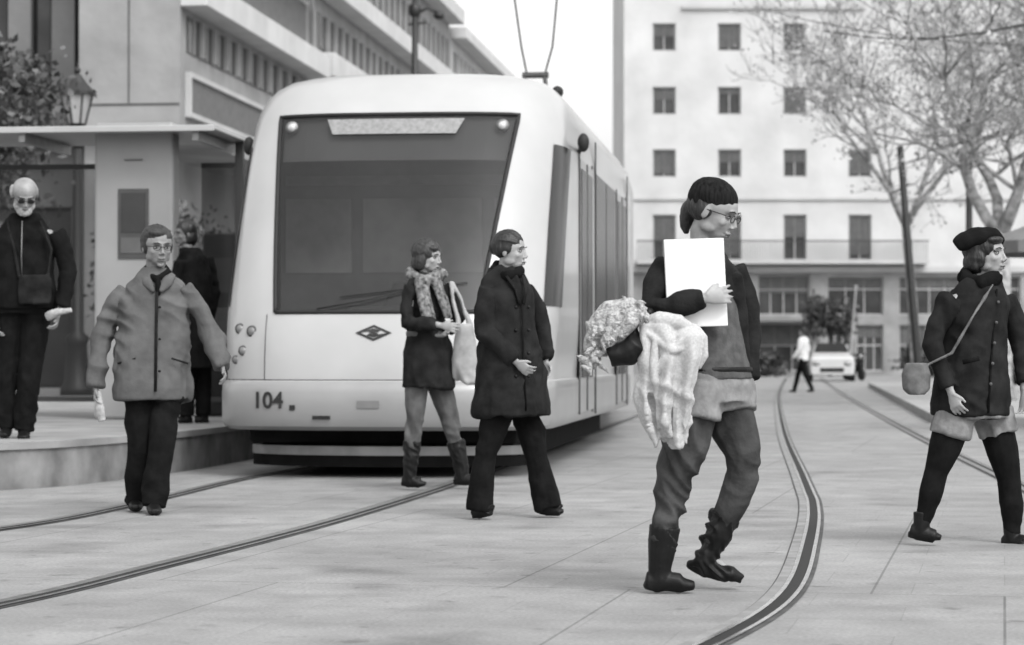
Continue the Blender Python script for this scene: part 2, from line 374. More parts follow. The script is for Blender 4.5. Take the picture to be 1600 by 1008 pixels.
p.garment('coat',dark,[(801,648,.232,.19),(800,630,.232,.195),(797,570,.196,.168),(793,500,.162,.14),(790,458,.176,.130),(790,438,.140,.10),(793,420,.080,.075)],
  [([(766,452,-.10),(757,487,-.14),(757,522,-.15),(803,562,-.2)],[.055,.053,.050,.040]),([(819,452,.11),(838,482,.14),(848,512,.15),(853,560,.1)],[.053,.051,.048,.040])],disp=.032,wv=.7,f=.9)
p.garment('scarf',black,None,[([(772,424,-.02),(792,433,-.10),(812,424,-.04),(800,412,.05),(777,414,.05),(772,424,-.02)],.030)],disp=.014)
p.strap('lapel',dark,[(792,432,-.125),(806,452,-.155),(812,475,-.155)],.016,.008); p.strap('lapel',dark,[(818,432,-.06),(822,455,-.13),(818,475,-.15)],.016,.008)
p.strap('coat_edge',black,[(816,475,-.155),(818,560,-.185),(822,642,-.20)],.005,.006)
p.strap('pocket_flap',dark,[(782,556,-.185),(806,552,-.200)],.006,.014)
p.garment('trousers',black,[(800,645,.16,.12),(800,620,.16,.12)],[([(780,635,-.07),(758,712,-.09),(749,797,-.09)],[.09,.062,.078]),([(820,635,.07),(838,715,.07),(857,793,.07)],[.09,.062,.078])],disp=.024,wv=.6)
p.shoe(R[2],R[3]); p.shoe(Lg[2],Lg[3])
for k in range(4):
  for x in(806,826):
    b=MB(); b.ell(p.q((x,480+k*36,-.158-.010*k)),(.010,.010,.010)); b.obj('button',leather,p.e,p.base,True)

# --- woman with scarf and tote
p=Person(17.0,670,0,38,'woman with patterned scarf, belted dark jacket and jeans walking')
tor=[(668,600,.15,.12),(666,520,.13,.1),(664,465,.14,.09),(664,436,.07,.06)]
R=[(652,605,-.07),(646,675,-.08),(640,741,-.08),(665,756,-.1)]; Lg=[(688,605,.07),(708,675,.06),(722,738,.06),(742,752,.04)]
p.body(dict(c=(669,402,-.02),phi=26,pitch=8,s=1.02,n=.048),tor,[dict(p=[(640,448,-.12),(640,500,-.18),(686,508,-.26)],side=1,n=(.2,1,0),t=(0,0,1)),dict(p=[(696,448,.1),(714,495,.05),(702,515,-.12)],side=-1,hd=(-.4,-.6,-.4))],[R,Lg],neck=(665,432))
p.hair(hairm,[(-.026,0,.036,.102,.092,.092),(-.05,0,-.045,.065,.084,.07),(-.015,.072,-.03,.04,.022,.065),(-.015,-.072,-.03,.04,.022,.065),(.045,-.03,.067,.04,.036,.022)],.010,strands=20,seed=6)
p.garment('jacket',dark,[(670,605,.20,.17),(670,585,.195,.165),(668,550,.18,.15),(666,520,.142,.118),(665,470,.165,.121),(664,443,.140,.095),(664,428,.08,.08)],
  [([(643,449,-.11),(637,476,-.15),(637,503,-.18),(684,509,-.25)],[.053,.052,.050,.04]),([(693,449,.1),(706,471,.08),(714,497,.05),(704,514,-.1)],[.053,.051,.048,.04])],disp=.028,wv=.55)
p.garment('belt',mat('belt_brown',.06,.5),[(667,527,.152,.127),(666,517,.152,.127)],disp=0)
p.garment('scarf',scarfm,None,[([(640,428,-.02),(664,440,-.12),(690,428,-.03),(675,418,.06),(650,418,.05),(640,428,-.02)],.042),([(658,436,-.13),(664,470,-.18),(672,500,-.19),(676,512,-.19)],[(.05,.045),(.035,.06),(.03,.055),(.015,.04)]),([(680,436,-.1),(692,470,-.13),(700,498,-.12)],[(.04,.045),(.025,.045),(.02,.04)])],disp=.026,wv=.7,f=1.4)
p.garment('jeans',mat('mid_denim',.075,.9,.5,9,.002,80),[(670,605,.15,.12),(670,590,.15,.12)],[([(652,600,-.06),(646,675,-.08),(641,715,-.08)],[.085,.058,.046]),([(686,600,.06),(708,675,.06),(719,715,.06)],[.085,.058,.046])],disp=.014,wv=.2,f=1.4)
p.shoe(R[2],R[3],name='boot',shaft=[(644,690,-.08),(642,715,-.08)],r=1.0); p.shoe(Lg[2],Lg[3],name='boot',shaft=[(712,690,.06),(717,712,.06)],r=1.0)
mb=MB(); qq=lambda x,y,dy:U(x,y,17+dy)
mb.loft([[qq(727,y,-.1)+V((w*math.cos(a),.045*math.sin(a),0)) for a in [2*math.pi*k/16 for k in range(16)]] for y,w in((598,.075),(590,.09),(560,.088),(530,.07),(508,.045))])
mb.tube([qq(716,512,-.1),qq(708,470,-.02),qq(704,440,.05)],.012); mb.tube([qq(736,512,-.1),qq(722,470,-.02),qq(706,440,.05)],.012)
o=vox(mb,'tote_bag',mat('tote_cloth',.28,.9,.25,12),None,qq(727,600,-.1),.008,3,.026,.8); tag(o,'pale cloth tote bag on the shoulder of the scarfed woman','bag')

# --- man in grey jacket
p=Person(14.5,240,0,82,'man with glasses in grey jacket and dark trousers walking',.008)
tor=[(240,600,.17,.12),(240,500,.18,.13),(240,460,.16,.11),(243,432,.07,.06)]
R=[(224,615,0),(219,705,-.02),(213,779,.12),(212,792,-.07)]; Lg=[(262,615,0),(252,705,-.12),(240,783,-.14),(243,799,-.34)]
p.body(dict(c=(246,386,-.04),phi=64,pitch=8,s=1.07,w=1.11,n=.056),tor,[dict(p=[(190,456,0),(162,528,0),(152,600,-.06)],side=1,curl=.8),dict(p=[(292,456,0),(326,514,.03),(345,568,-.06)],side=-1,curl=.8)],[R,Lg],m=skin_d,neck=(243,424))
p.hair(hairg,[(-.028,0,.040,.096,.090,.086),(-.020,.062,.004,.046,.028,.046),(-.020,-.062,.004,.046,.028,.046),(.03,-.02,.082,.045,.05,.026)],.007,strands=14,seed=8)
p.glasses()
p.garment('jacket',greyc,[(237,624,.222,.160),(238,606,.226,.168),(238,560,.218,.160),(239,510,.204,.150),(241,468,.198,.138),(242,446,.158,.115),(242,432,.115,.092),(243,418,.08,.08)],
  [([(198,453,0),(174,488,0),(158,530,0),(150,604,-.06)],[.060,.062,.060,.050]),([(285,453,0),(312,484,.02),(329,516,.03),(347,574,-.06)],[.060,.061,.060,.050])],disp=.036,wv=.5,f=.9)
p.garment('collar',greyc,None,[([(218,430,-.05),(230,442,-.12),(240,456,-.15)],[(.02,.022),(.02,.034),(.012,.012)]),([(270,430,-.05),(260,442,-.12),(250,456,-.15)],[(.02,.022),(.02,.034),(.012,.012)])],disp=.005)
p.strap('zip',charc,[(245,456,-.152),(244,520,-.164),(243,612,-.178)],.005,.010)
for y in(480,530,580): p.strap('button',charc,[(249,y,-.162-(y-480)*.0002),(249.6,y,-.172-(y-480)*.0002)],.008,.008)
p.strap('pocket',charc,[(184,568,-.135),(212,560,-.163)],.005,.006); p.strap('pocket',charc,[(268,560,-.163),(294,568,-.135)],.005,.006)
p.garment('scarf',black,None,[([(226,426,-.03),(245,438,-.115),(262,426,-.03),(252,416,.05),(236,416,.05),(226,426,-.03)],.028)],disp=.012)
p.garment('sweater',black,None,[([(246,436,-.12),(247,462,-.142)],[(.03,.02),(.02,.015)])],disp=0)
p.garment('trousers',black,[(242,625,.18,.13),(242,595,.18,.13)],[([(222,615,0),(218,705,-.02),(213,786,.10)],[.094,.074,.070]),([(262,615,0),(252,705,-.12),(240,790,-.15)],[.094,.074,.070])],disp=.026,wv=.6)
p.shoe(R[2],R[3],r=1.1); p.shoe(Lg[2],Lg[3],r=1.1)
mb=MB(); mb.tube([U(152,612,14.42),U(157,640,14.40),U(160,658,14.40)],[(.012,.022),(.016,.028),(.012,.024)]); o=vox(mb,'newspaper',lightc,None,U(157,658,14.4),.006,2,.008); tag(o,'rolled white newspaper held in the jacketed man\'s hand','newspaper')

# --- old man on platform
PZ=.33
p=Person(17.9,30,PZ,80,'bald bearded old man in black clothes standing on platform')
tor=[(36,480,.18,.13),(36,420,.19,.14),(38,378,.18,.12),(38,345,.08,.07)]
R=[(16,490,0),(8,590,0),(10,665,.05),(6,680,-.14)]; Lg=[(56,490,0),(45,590,-.02),(38,668,-.0),(37,684,-.18)]
p.body(dict(c=(38,304,-.16),phi=72,pitch=38,s=1.12,w=1.12),tor,[dict(p=[(-16,362,0),(-32,430,0),(-10,500,-.1)],side=1),dict(p=[(92,360,0),(104,425,0),(92,488,-.1)],side=-1,curl=.9,hs=1.0)],[R,Lg],m=mat('skin_bald',.24,.5,.25,12,.001,90),neck=(38,338))
p.hair(beardm,[(.055,0,-.088,.042,.048,.035),(.026,.046,-.064,.032,.022,.034),(.026,-.046,-.064,.032,.022,.034),(-.04,.072,.0,.05,.018,.035),(-.04,-.072,.0,.05,.018,.035),(-.078,0,-.005,.03,.07,.045)],.010)
p.glasses(True)
p.garment('jacket',black,[(36,482,.235,.17),(36,470,.24,.175),(36,420,.225,.165),(37,375,.225,.15),(38,353,.165,.11),(38,334,.1,.1)],
  [([(-10,366,0),(-26,397,0),(-34,430,0),(-12,495,-.1)],[.070,.070,.066,.055]),([(86,364,0),(99,394,0),(106,425,0),(95,480,-.1)],[.070,.070,.066,.053])],disp=.032,wv=.6,f=.8)
p.strap('zip',metal,[(34,345,-.160),(33,400,-.175),(34,430,-.175)],.003,.003)
p.garment('trousers',black,[(36,490,.2,.15),(36,465,.2,.14)],[([(16,490,0),(8,590,0),(10,668,.04)],[.11,.085,.07]),([(56,490,0),(46,590,-.02),(38,672,0)],[.11,.085,.07])],disp=.024,wv=.6)
p.shoe(R[2],R[3],r=1.2); p.shoe(Lg[2],Lg[3],r=1.2)
mb=MB(); k=lambda x,y,dy:U(x,y,17.9+dy)
mb.loft([[k(54,y,-.2)+V((w*math.cos(a),.04*math.sin(a),0)) for a in [2*math.pi*j/16 for j in range(16)]] for y,w in((474,.11),(468,.12),(440,.12),(430,.10))])
mb.tube([k(30,434,-.19),k(22,390,-.17),k(10,345,-.1)],.012); mb.tube([k(74,434,-.19),k(80,390,-.17),k(62,345,-.1)],.010)
o=vox(mb,'shoulder_bag',charc,None,k(54,474,-.2),.008,2,.014); tag(o,'dark shoulder bag worn across the bearded old man','bag')
mb=MB(); mb.tube([k(72,496,-.17),k(92,487,-.2),k(113,484,-.2)],[(.012,.03),(.03,.025),(.012,.02)]); o=vox(mb,'glove',lightc,None,k(92,500,-.2),.007,2,.02,.3); tag(o,'pale folded gloves held in the old man\'s hand','gloves')

# --- dark figure on platform
p=Person(22,305,PZ,150,'person in black coat with backpack standing by the ticket machine')
tor=[(305,560,.17,.13),(305,480,.16,.12),(302,415,.16,.11),(295,394,.07,.07)]
R=[(292,560,-.06),(292,610,-.06),(293,650,-.06),(278,658,-.1)]; Lg=[(316,560,.06),(318,610,.06),(318,648,.06),(304,657,.05)]
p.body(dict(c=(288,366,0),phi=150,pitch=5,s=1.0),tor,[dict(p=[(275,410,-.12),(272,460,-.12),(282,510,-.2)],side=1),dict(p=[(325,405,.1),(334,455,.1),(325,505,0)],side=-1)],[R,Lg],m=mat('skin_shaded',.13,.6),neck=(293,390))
p.hair(hairb,[CAP,(-.04,0,-.03,.08,.088,.09)],.014)
p.garment('coat',black,[(305,575,.22,.17),(305,500,.19,.15),(303,430,.19,.14),(300,402,.16,.11),(296,388,.09,.09)],[([(280,408,-.12),(272,460,-.12),(282,505,-.18)],[.065,.06,.055]),([(323,404,.1),(334,455,.1),(326,500,0)],[.065,.06,.055])],disp=.03)
p.garment('trousers',black,[(305,570,.16,.12),(305,555,.16,.12)],[([(292,560,-.06),(292,650,-.06)],[.09,.065]),([(316,560,.06),(318,648,.06)],[.09,.065])])
p.shoe(R[2],R[3]); p.shoe(Lg[2],Lg[3])

# --- woman at right
p=Person(12.03,1520,0,42,'woman in dark jacket and beret, pale shorts and black stockings walking',.008)
tor=[(1518,640,.16,.12),(1522,560,.16,.12),(1526,500,.15,.11),(1528,462,.14,.10),(1531,438,.07,.06)]
R=[(1492,650,-.08),(1462,735,-.09),(1440,815,-.09),(1470,840,-.11)]; Lg=[(1552,650,.08),(1574,745,.07),(1580,832,.07),(1606,850,.02)]
p.body(dict(c=(1542,398,-.02),phi=36,pitch=0,s=1.02,n=.048),tor,[dict(p=[(1480,460,-.11),(1458,535,-.13),(1484,608,-.2)],side=1,curl=.7),dict(p=[(1574,460,.1),(1598,535,.1),(1600,610,0)],side=-1)],[R,Lg],neck=(1533,430))
p.hair(hairb,[(-.026,0,.036,.100,.092,.088),(-.05,0,-.040,.066,.084,.07),(-.015,.072,-.025,.045,.022,.058),(-.02,-.074,-.025,.045,.022,.058),(.045,-.02,.070,.045,.05,.022)],.012,strands=12,seed=3)
p.garment('beret',black,None,ells=[],tubes=[([(1494,384,-.02),(1510,374,-.02),(1530,370,-.02),(1552,371,-.02),(1566,378,-.02)],[(.05,.022),(.085,.040),(.095,.048),(.075,.038),(.03,.018)])],disp=.012)
p.garment('jacket',dark,[(1515,648,.212,.168),(1515,630,.218,.172),(1518,575,.194,.156),(1523,520,.168,.138),(1527,474,.174,.130),(1529,452,.138,.102),(1531,430,.08,.078)],
  [([(1486,466,-.10),(1467,502,-.12),(1456,538,-.13),(1482,606,-.19)],[.055,.055,.052,.041]),([(1570,466,.1),(1588,502,.1),(1598,538,.1),(1602,600,0)],[.055,.054,.052,.041])],disp=.032,wv=.5,f=.9)
p.garment('scarf',black,None,[([(1507,434,-.03),(1532,444,-.12),(1556,434,-.05),(1545,420,.05),(1517,422,.05),(1507,434,-.03)],.038)],disp=.018)
p.strap('placket',black,[(1558,452,-.11),(1552,520,-.14),(1548,580,-.17),(1544,645,-.185)],.008,.006)
p.strap('pocket_flap',black,[(1504,566,-.235),(1530,560,-.24)],.006,.012)
p.garment('shorts',jeansl,[(1520,652,.192,.148),(1518,632,.19,.148)],[([(1492,645,-.08),(1483,680,-.08)],[.100,.101]),([(1550,645,.07),(1561,678,.07)],[.100,.101])],disp=.016,wv=.6)
p.garment('stockings',black,[(1520,655,.16,.12),(1518,640,.15,.12)],[([(1492,650,-.08),(1476,700,-.09),(1462,738,-.09),(1454,770,-.09),(1441,815,-.09)],[.092,.080,.058,.058,.038]),([(1552,650,.08),(1566,705,.07),(1575,748,.07),(1579,785,.07),(1581,835,.07)],[.092,.080,.058,.060,.038])],disp=.006)
p.shoe(R[2],R[3]); p.shoe(Lg[2],Lg[3])
for k in range(5):
    b=MB(); b.ell(p.q((1560-k*3,472+k*32,-.135-.018*k)),(.008,.007,.008)); b.obj('button',topm,p.e,p.base,True)
mb=MB(); k=lambda x,y,dy:U(x,y,12.03+dy)
mb.loft([[k(1432,y,-.2)+V((w*math.cos(a),.05*math.sin(a),0)) for a in [2*math.pi*j/16 for j in range(16)]] for y,w in((616,.04),(608,.065),(585,.07),(568,.05))])
mb.tube([k(1552,444,-.16),k(1520,495,-.235),k(1487,552,-.22),k(1445,572,-.2)],[.006,.007,.007,.006])
o=vox(mb,'shoulder_bag',mat('bag_grey',.10,.7,.4,20),None,k(1432,616,-.2),.006,1,.012); tag(o,'grey shoulder bag with long strap across dark jacket','bag')

# --- distant pedestrians
def small(d,cx,phi,label,top,bot,stride=.22,ground=0,hair=hairb):
    f=F/d; gy=HY+(CH-ground)*f; q=lambda x,z,dy=0:(cx+x*f,gy-z*f,dy)
    c_,s_=math.cos(math.radians(phi)),math.sin(math.radians(phi))
    def w(fw,la,z): return q(fw*c_+la*s_,z,-fw*s_+la*c_)
    p=Person(d,cx,ground,phi,label,.014)
    S=stride
    R=[w(0,-.09,.9),w(S*.6,-.09,.5),w(S,-.09,.09),w(S+.15,-.09,.04)]; L2=[w(0,.09,.9),w(-S*.3,.09,.49),w(-S,.09,.11),w(-S+.15,.09,.04)]
    def sec(z,a,b): t=w(0,0,z); return (t[0],t[1],a,b,t[2])
    A1=[w(0,-.2,1.4),w(-.06,-.24,1.12),w(.08,-.24,.9)]; A2=[w(0,.2,1.4),w(.03,.24,1.12),w(.18,.22,.92)]
    p.body(dict(c=w(.02,0,1.58),phi=phi,s=1.0),[sec(.9,.14,.1),sec(1.2,.14,.1),sec(1.35,.14,.1)],[dict(p=A1,side=1),dict(p=A2,side=-1)],[R,L2],neck=w(0,0,1.45))
    p.hair(hair,[CAP,(-.04,0,-.02,.07,.08,.07)],.01,.012)
    p.garment('jacket',top,[sec(.84,.18,.14),sec(1.15,.16,.13),sec(1.35,.19,.13),sec(1.45,.12,.09)],[(A1,[.065,.055,.045]),(A2,[.065,.055,.045])],disp=.02)
    p.garment('trousers',bot,[sec(.82,.16,.12),sec(.92,.16,.12)],[(R[:3],[.095,.07,.055]),(L2[:3],[.095,.07,.055])],disp=.01)
    p.shoe(R[2],R[3]); p.shoe(L2[2],L2[3])
    return p
small(63,1255,200,'distant pedestrian in white top and dark trousers walking',paper,black,.28)
small(88,1424,20,'distant pedestrian in dark coat near the trees',dark,black,.15)

# ------------------------------------------------------------------ tram
T=empty('tram',V((-1.07,18.3,0)),'white modern articulated tram numbered 104 on its bumper','tram',YAW)
DD=1.1; NN=3.2; LEN=9.6
rows=[(.37,.10,1.29),(.40,.03,1.315),(.46,0,1.325),(.66,0,1.325),(.72,.02,1.325),(.745,.05,1.32),(.752,.085,1.30),(.80,.085,1.30),(.95,.10,1.31),(1.12,.13,1.318),(1.276,.19,1.325),(1.5,.30,1.325),(1.75,.44,1.325),(2.0,.59,1.325),(2.25,.75,1.325),(2.5,.91,1.325),(2.7,1.05,1.322),(2.89,1.19,1.31),(2.98,1.26,1.295),(3.08,1.35,1.26),(3.17,1.47,1.20),(3.24,1.62,1.12),(3.285,1.82,1.02),(3.305,2.1,.88)]
def interp(z,k):
    if z<=rows[0][0]: return rows[0][k]
    for a,b in zip(rows,rows[1:]):
        if z<=b[0]: t=(z-a[0])/(b[0]-a[0]); return a[k]+(b[k]-a[k])*t
    return rows[-1][k]
def S(x,z,off=0):
    hw=interp(z,2); xn=min(.9999,abs(x)/hw); y=interp(z,1)+DD*(1-(1-xn**NN)**(1/NN)); return V((x,y-off,z))
def SS(t,z,side=1,off=0):
    hw=interp(z,2)
    if t<DD: x=hw*(1-(1-t/DD)**NN)**(1/NN)
    else: x=hw
    return V((side*(x+off),interp(z,1)+t-(off if t<DD*.6 else 0),z))
def bw(z): return .79+(.98-.79)*(z-1.276)/(2.89-1.276)
NI=12; NO=12
def cols(z,hw):
    b=(bw(min(max(z,1.276),2.89)))/hw; out=[]
    for i in range(NO+1): u=i/NO; out.append(-(b+(1-b)*(1-u**3)) )
    for i in range(1,NI): out.append(-b+2*b*i/NI)
    for i in range(NO+1): u=i/NO; out.append(b+(1-b)*(1-(1-u)**3))
    return out
grid=[]
for z,ln,hw in rows:
    r=[V((-hw,LEN,z)),V((-hw,5.5,z))]
    for xn in cols(z,hw):
        a=min(1,abs(xn)); r.append(V((hw*xn,ln+DD*(1-(max(0,1-a**NN))**(1/NN)),z)))
    r+=[V((hw,5.5,z)),V((hw,LEN,z))]; grid.append(r)
nc=len(grid[0]); body=MB(); vs=[p for r in grid for p in r]; fs=[];ms=[]; wf=[]
i0=2+NO; i1=i0+NI
for i in range(len(rows)-1):
    for j in range(nc-1):
        f=(i*nc+j,i*nc+j+1,(i+1)*nc+j+1,(i+1)*nc+j)
        if 1.27<rows[i][0] and rows[i+1][0]<2.9 and i0<=j<i1: wf.append(f)
        else: fs.append(f); ms.append(1 if rows[i][0]<.74 else 0)
body.v=vs; body.f=fs+[tuple((len(rows)-1)*nc+j for j in range(nc))]+[tuple(i*nc for i in range(len(rows)-1,-1,-1))+tuple(i*nc+nc-1 for i in range(len(rows)))]; body.m=ms+[0,0]
bo=body.obj('body',[tramw,tramb],T,smooth=True)
md=bo.modifiers.new('e','EDGE_SPLIT'); md.split_angle=math.radians(35)
ws=MB(); ws.v=list(vs); ws.f=wf; ws.m=[0]*len(wf); wo=ws.obj('windshield',tglass,T,smooth=True)
b=MB()
Zb,Zt=1.276,2.89
def lp(t):
    if t<1: return S(-bw(Zb)+2*bw(Zb)*t,Zb,.002)
    if t<2: z=Zb+(Zt-Zb)*(t-1); return S(bw(z),z,.002)
    if t<3: return S(bw(Zt)-2*bw(Zt)*(t-2),Zt,.002)
    z=Zt-(Zt-Zb)*(t-3); return S(-bw(z),z,.002)
b.tube([lp(4*i/160) for i in range(161)],.018,n=6); b.obj('windshield_gasket',rub,T,smooth=True)
# interior seen through the glass
b=MB(); b.box(-1.2,1.2,1.2,2.4,.8,1.12); b.box(-.95,.95,.42,1.3,.95,1.20); b.box(-.3,.5,.6,1.2,1.2,1.33)
b.obj('dashboard',mat('dash',.02,.6,.3,5),T,bevel=.03)
b=MB(); b.box(-1.25,1.25,2.6,2.64,.8,3.05,0); b.box(-1.2,-.62,2.57,2.60,1.66,2.30,1); b.box(-.52,.52,2.57,2.60,1.66,2.30,1); b.box(.62,1.2,2.57,2.60,1.66,2.30,1); b.box(-1.2,1.2,2.56,2.60,2.42,2.50,1)
b.obj('cab_partition',[mat('partition',.26,.6,.55,1.6),mat('partition_pane',.55,.4,.6,1.4)],T)
b=MB(); n=10
b.add([S(-bw(z)*.97+2*bw(z)*.97*i/n,z,-.06) for z in(2.50,2.86) for i in range(n+1)],[(i,i+1,n+2+i,n+1+i) for i in range(n)]); b.obj('sun_blind',mat('blind',.09,.8,.25,1.6),T)
mb=MB(); mb.tube([(0,1.9,1.0),(0,1.95,1.35),(0,2.0,1.55)],[(.22,.08),(.24,.07),(.16,.04)],ref=(1,0,0)); mb.obj('driver_seat',mat('seatcloth',.08,.9),T,smooth=True)
b=MB(); b.tube([(.25+.19*math.cos(a),1.25+.06*math.sin(a),1.42+.17*math.sin(a)) for a in [k*math.pi/10 for k in range(21)]],.014,n=6); b.obj('steering_wheel',rub,T,smooth=True)
b=MB(); pts=[]
for z in(2.72,2.85):
    for i in range(13):
        w=.50 if z<2.8 else .56; pts.append(S(.0-w+2*w*i/12,z,.012))
b.add(pts,[(i,i+1,14+i,13+i) for i in range(12)]); b.obj('destination_display',mat('display_panel',.22,.5,.2,30,detail=2),T,smooth=True)
for x in(-.86,.86):
    b=MB(); c=S(x,2.79,.012)
    b.tube([c+V((0,.03,0)),c+V((0,-.012,0))],[.055,.05],n=20); b.tube([c+V((0,.0,0)),c+V((0,-.02,0))],[.034,.03],n=20,mi=1); b.obj('marker_light',[metal,lightlamp],T,smooth=True)
b=MB(); b.tube([S(-.45,1.30,.03),S(-.1,1.36,.035),S(.30,1.46,.03)],.007,n=6); b.tube([S(-.28,1.39,.02),S(.3,1.46,.022),S(.70,1.5,.02)],.005,n=6); b.obj('wiper',rub,T,smooth=True)
def path_tube(name,pts,r,m): b=MB(); b.tube(pts,r,n=6); return b.obj(name,m,T,smooth=True)
N=30
path_tube('panel_seam',[S(-1.22+2.44*i/N,.752,-.004) for i in range(N+1)],.008,rub)
for sx in(-1,1): path_tube('panel_seam',[S(sx*.86,z,.0) for z in [.76+.5*i/8 for i in range(9)]],.003,decal)
for sx in(-1,1):
    for (t,z,r) in((.985,1.13,.046),(1.10,1.15,.044),(1.06,.98,.042),(1.13,.91,.036)):
        c=S(sx*t,z,.002); nrm=V((sx*.35,-1,0)).normalized()
        b=MB(); b.tube([c-nrm*.02,c+nrm*.004],[r,r*.96],n=18); b.tube([c,c+nrm*.010],[r*.75,r*.6],n=18,mi=1); b.obj('headlight',[topm,metal],T,smooth=True)
for x,z,w,h,m in((-.38,.47,.07,.014,rub),(-.02,.57,.085,.028,mat('hatch_grey',.16,.5)),(-.61,.545,.022,.020,rub)):
    b=MB(); b.add([S(x-w,z-h,.008),S(x+w,z-h,.008),S(x+w,z+h,.008),S(x-w,z+h,.008)],[(0,1,2,3)]); b.obj('bumper_mark' if m is rub else 'tow_hatch',m,T)
def text(body_,x,z,size,name,m,parent=T,mapf=None,bold=.004):
    cu=bpy.data.curves.new('t','FONT'); cu.body=body_; cu.size=size; cu.align_x='CENTER'; cu.align_y='CENTER'; cu.offset=bold
    o=bpy.data.objects.new('t',cu); C.objects.link(o); dg=bpy.context.evaluated_depsgraph_get(); dg.update()
    me=bpy.data.meshes.new_from_object(o.evaluated_get(dg)); bpy.data.objects.remove(o)
    for v in me.vertices: v.co=mapf(v.co.x+x,v.co.y+z)
    me.materials.clear(); me.materials.append(m); r=bpy.data.objects.new(name,me); C.objects.link(r); r.parent=parent; return r
text('104',-.81,.595,.172,'fleet_number',decal,mapf=lambda x,z:S(x,z,.009))
b=MB(); W_,H_=.142,.062
def loz(k): return [(W_*k,0),(0,H_*k),(-W_*k,0),(0,-H_*k)]
o1,o2=loz(1),loz(.70); cz=1.115
for i in range(4):
    j=(i+1)%4; b.add([S(x,z+cz,.006) for x,z in(o1[i],o1[j],o2[j],o2[i])],[(0,1,2,3)])
for q4 in(((-.10,.004),(.0,.034),(.055,.018),(.03,.004),(-.01,.014)),((.10,-.004),(.0,-.034),(-.055,-.018),(-.03,-.004),(.01,-.014)),((-.040,.008),(-.01,.016),(.040,-.008),(.01,-.016))):
    b.add([S(x,z+cz,.007) for x,z in q4],[tuple(range(len(q4)))])
b.obj('emblem',decal,T)
# skirt / underframe / plough
b=MB(); b.box(-1.0,1.0,.75,LEN-.3,.10,.40); b.obj('underframe',under,T)
b=MB(); pl=[V((1.12*math.sin(a),.95-.62*math.cos(a),0)) for a in [math.radians(-78+156*i/20) for i in range(21)]]
for z0,z1,mi,o_ in((.17,.24,0,0),(.08,.17,1,.03)):
    vv=[p*1+V((0,o_,z0)) for p in pl]+[p+V((0,o_,z1)) for p in pl]+[p+V((0,.12,z1)) for p in pl]
    b.add(vv,[(i,i+1,22+i,21+i) for i in range(20)]+[(21+i,22+i,43+i,42+i) for i in range(20)],mi)
b.obj('plough',[mat('plough_grey',.22,.6,.25,5),under],T,smooth=False)
b=MB(); b.box(-1.05,1.05,.5,1.2,.26,.40); b.obj('coupler_housing',under,T,bevel=.03)
for y in(2.3,4.0):
    for x in(-.72,.72):
        b=MB(); b.tube([(x-.06,y,.31),(x+.06,y,.31)],[.30,.30],n=28,ref=(0,0,1)); b.obj('wheel',under,T,smooth=False)
def panel(t0,t1,z0,z1,side,name,m,off=.006,nt=6,nz=8,parent=T):
    b=MB(); vs=[SS(t0+(t1-t0)*i/nt,z0+(z1-z0)*j/nz,side,off) for j in range(nz+1) for i in range(nt+1)]
    b.add(vs,[(j*(nt+1)+i,j*(nt+1)+i+1,(j+1)*(nt+1)+i+1,(j+1)*(nt+1)+i) for j in range(nz) for i in range(nt)]); return b.obj(name,m,parent,smooth=True)
def flat(y0,y1,z0,z1,side,name,m,off=.006,parent=T):
    b=MB(); x=side*1.325; b.box(min(x,x+side*off),max(x,x+side*off),y0,y1,z0,z1); return b.obj(name,m,parent)
for sd in(1,-1):
    panel(.46,1.10,1.33,2.66,sd,'cab_window',sglass,.006)
    for y0,y1 in((4.72,5.9),(5.98,7.2)): flat(y0,y1,1.20,2.66,sd,'side_window',sglass)
    for a0 in(2.95,7.4):
        flat(a0,a0+1.3,.45,2.66,sd,'door',tramb,.012)
        for y0,y1 in((a0+.07,a0+.61),(a0+.69,a0+1.23)): flat(y0,y1,.75,2.58,sd,'door_window',sglass,.018)
        flat(a0-.04,a0-.005,.43,2.70,sd,'door_seal',rub,.008); flat(a0+1.305,a0+1.34,.43,2.70,sd,'door_seal',rub,.008); flat(a0+.635,a0+.665,.45,2.66,sd,'door_seal',rub,.02)
    flat(4.6,4.66,.40,2.95,sd,'panel_seam',rub,.01); flat(8.95,9.0,.40,2.95,sd,'panel_seam',rub,.01)
    b=MB(); b.tube([V((sd*1.31,1.95+DD,2.72)),V((sd*1.42,1.85+DD-.6,2.75))],[.02,.02]); b.ell((sd*1.43,2.15,2.73),(.05,.055,.08)); b.obj('mirror_camera',rub,T,smooth=True)
    b=MB(); b.ell((sd*1.16,2.7,3.22),(.05,.12,.05)); b.obj('roof_lamp',rub,T,smooth=True)
for y0,y1,h in((3.4,5.2,.25),(5.6,9.0,.32)):
    b=MB(); b.box(-.8,.8,y0,y1,3.30,3.30+h-.12); b.obj('roof_equipment',tramb,T,bevel=.05)
b=MB()
for i in range(8): b.box(-1.22+.02*(i%2),1.22-.02*(i%2),LEN+.06*i,LEN+.06*(i+1)-.004,.45,3.15)
b.obj('gangway_bellows',rub,T)
b=MB(); a=math.radians(4.6); ca,sa=math.cos(a),math.sin(a)
def rt(x,y,z): y-=LEN+.48; return V((x*ca-y*sa,x*sa+y*ca+LEN+.48,z))
sec=[(-1.29,.4),(-1.325,.5),(-1.325,2.85),(-1.25,3.1),(-1.05,3.28),(1.05,3.28),(1.25,3.1),(1.325,2.85),(1.325,.5),(1.29,.4)]
b.loft([[rt(x,y,z) for x,z in sec] for y in(LEN+.5,LEN+.5+14)]); b.obj('rear_car',tramw,T)
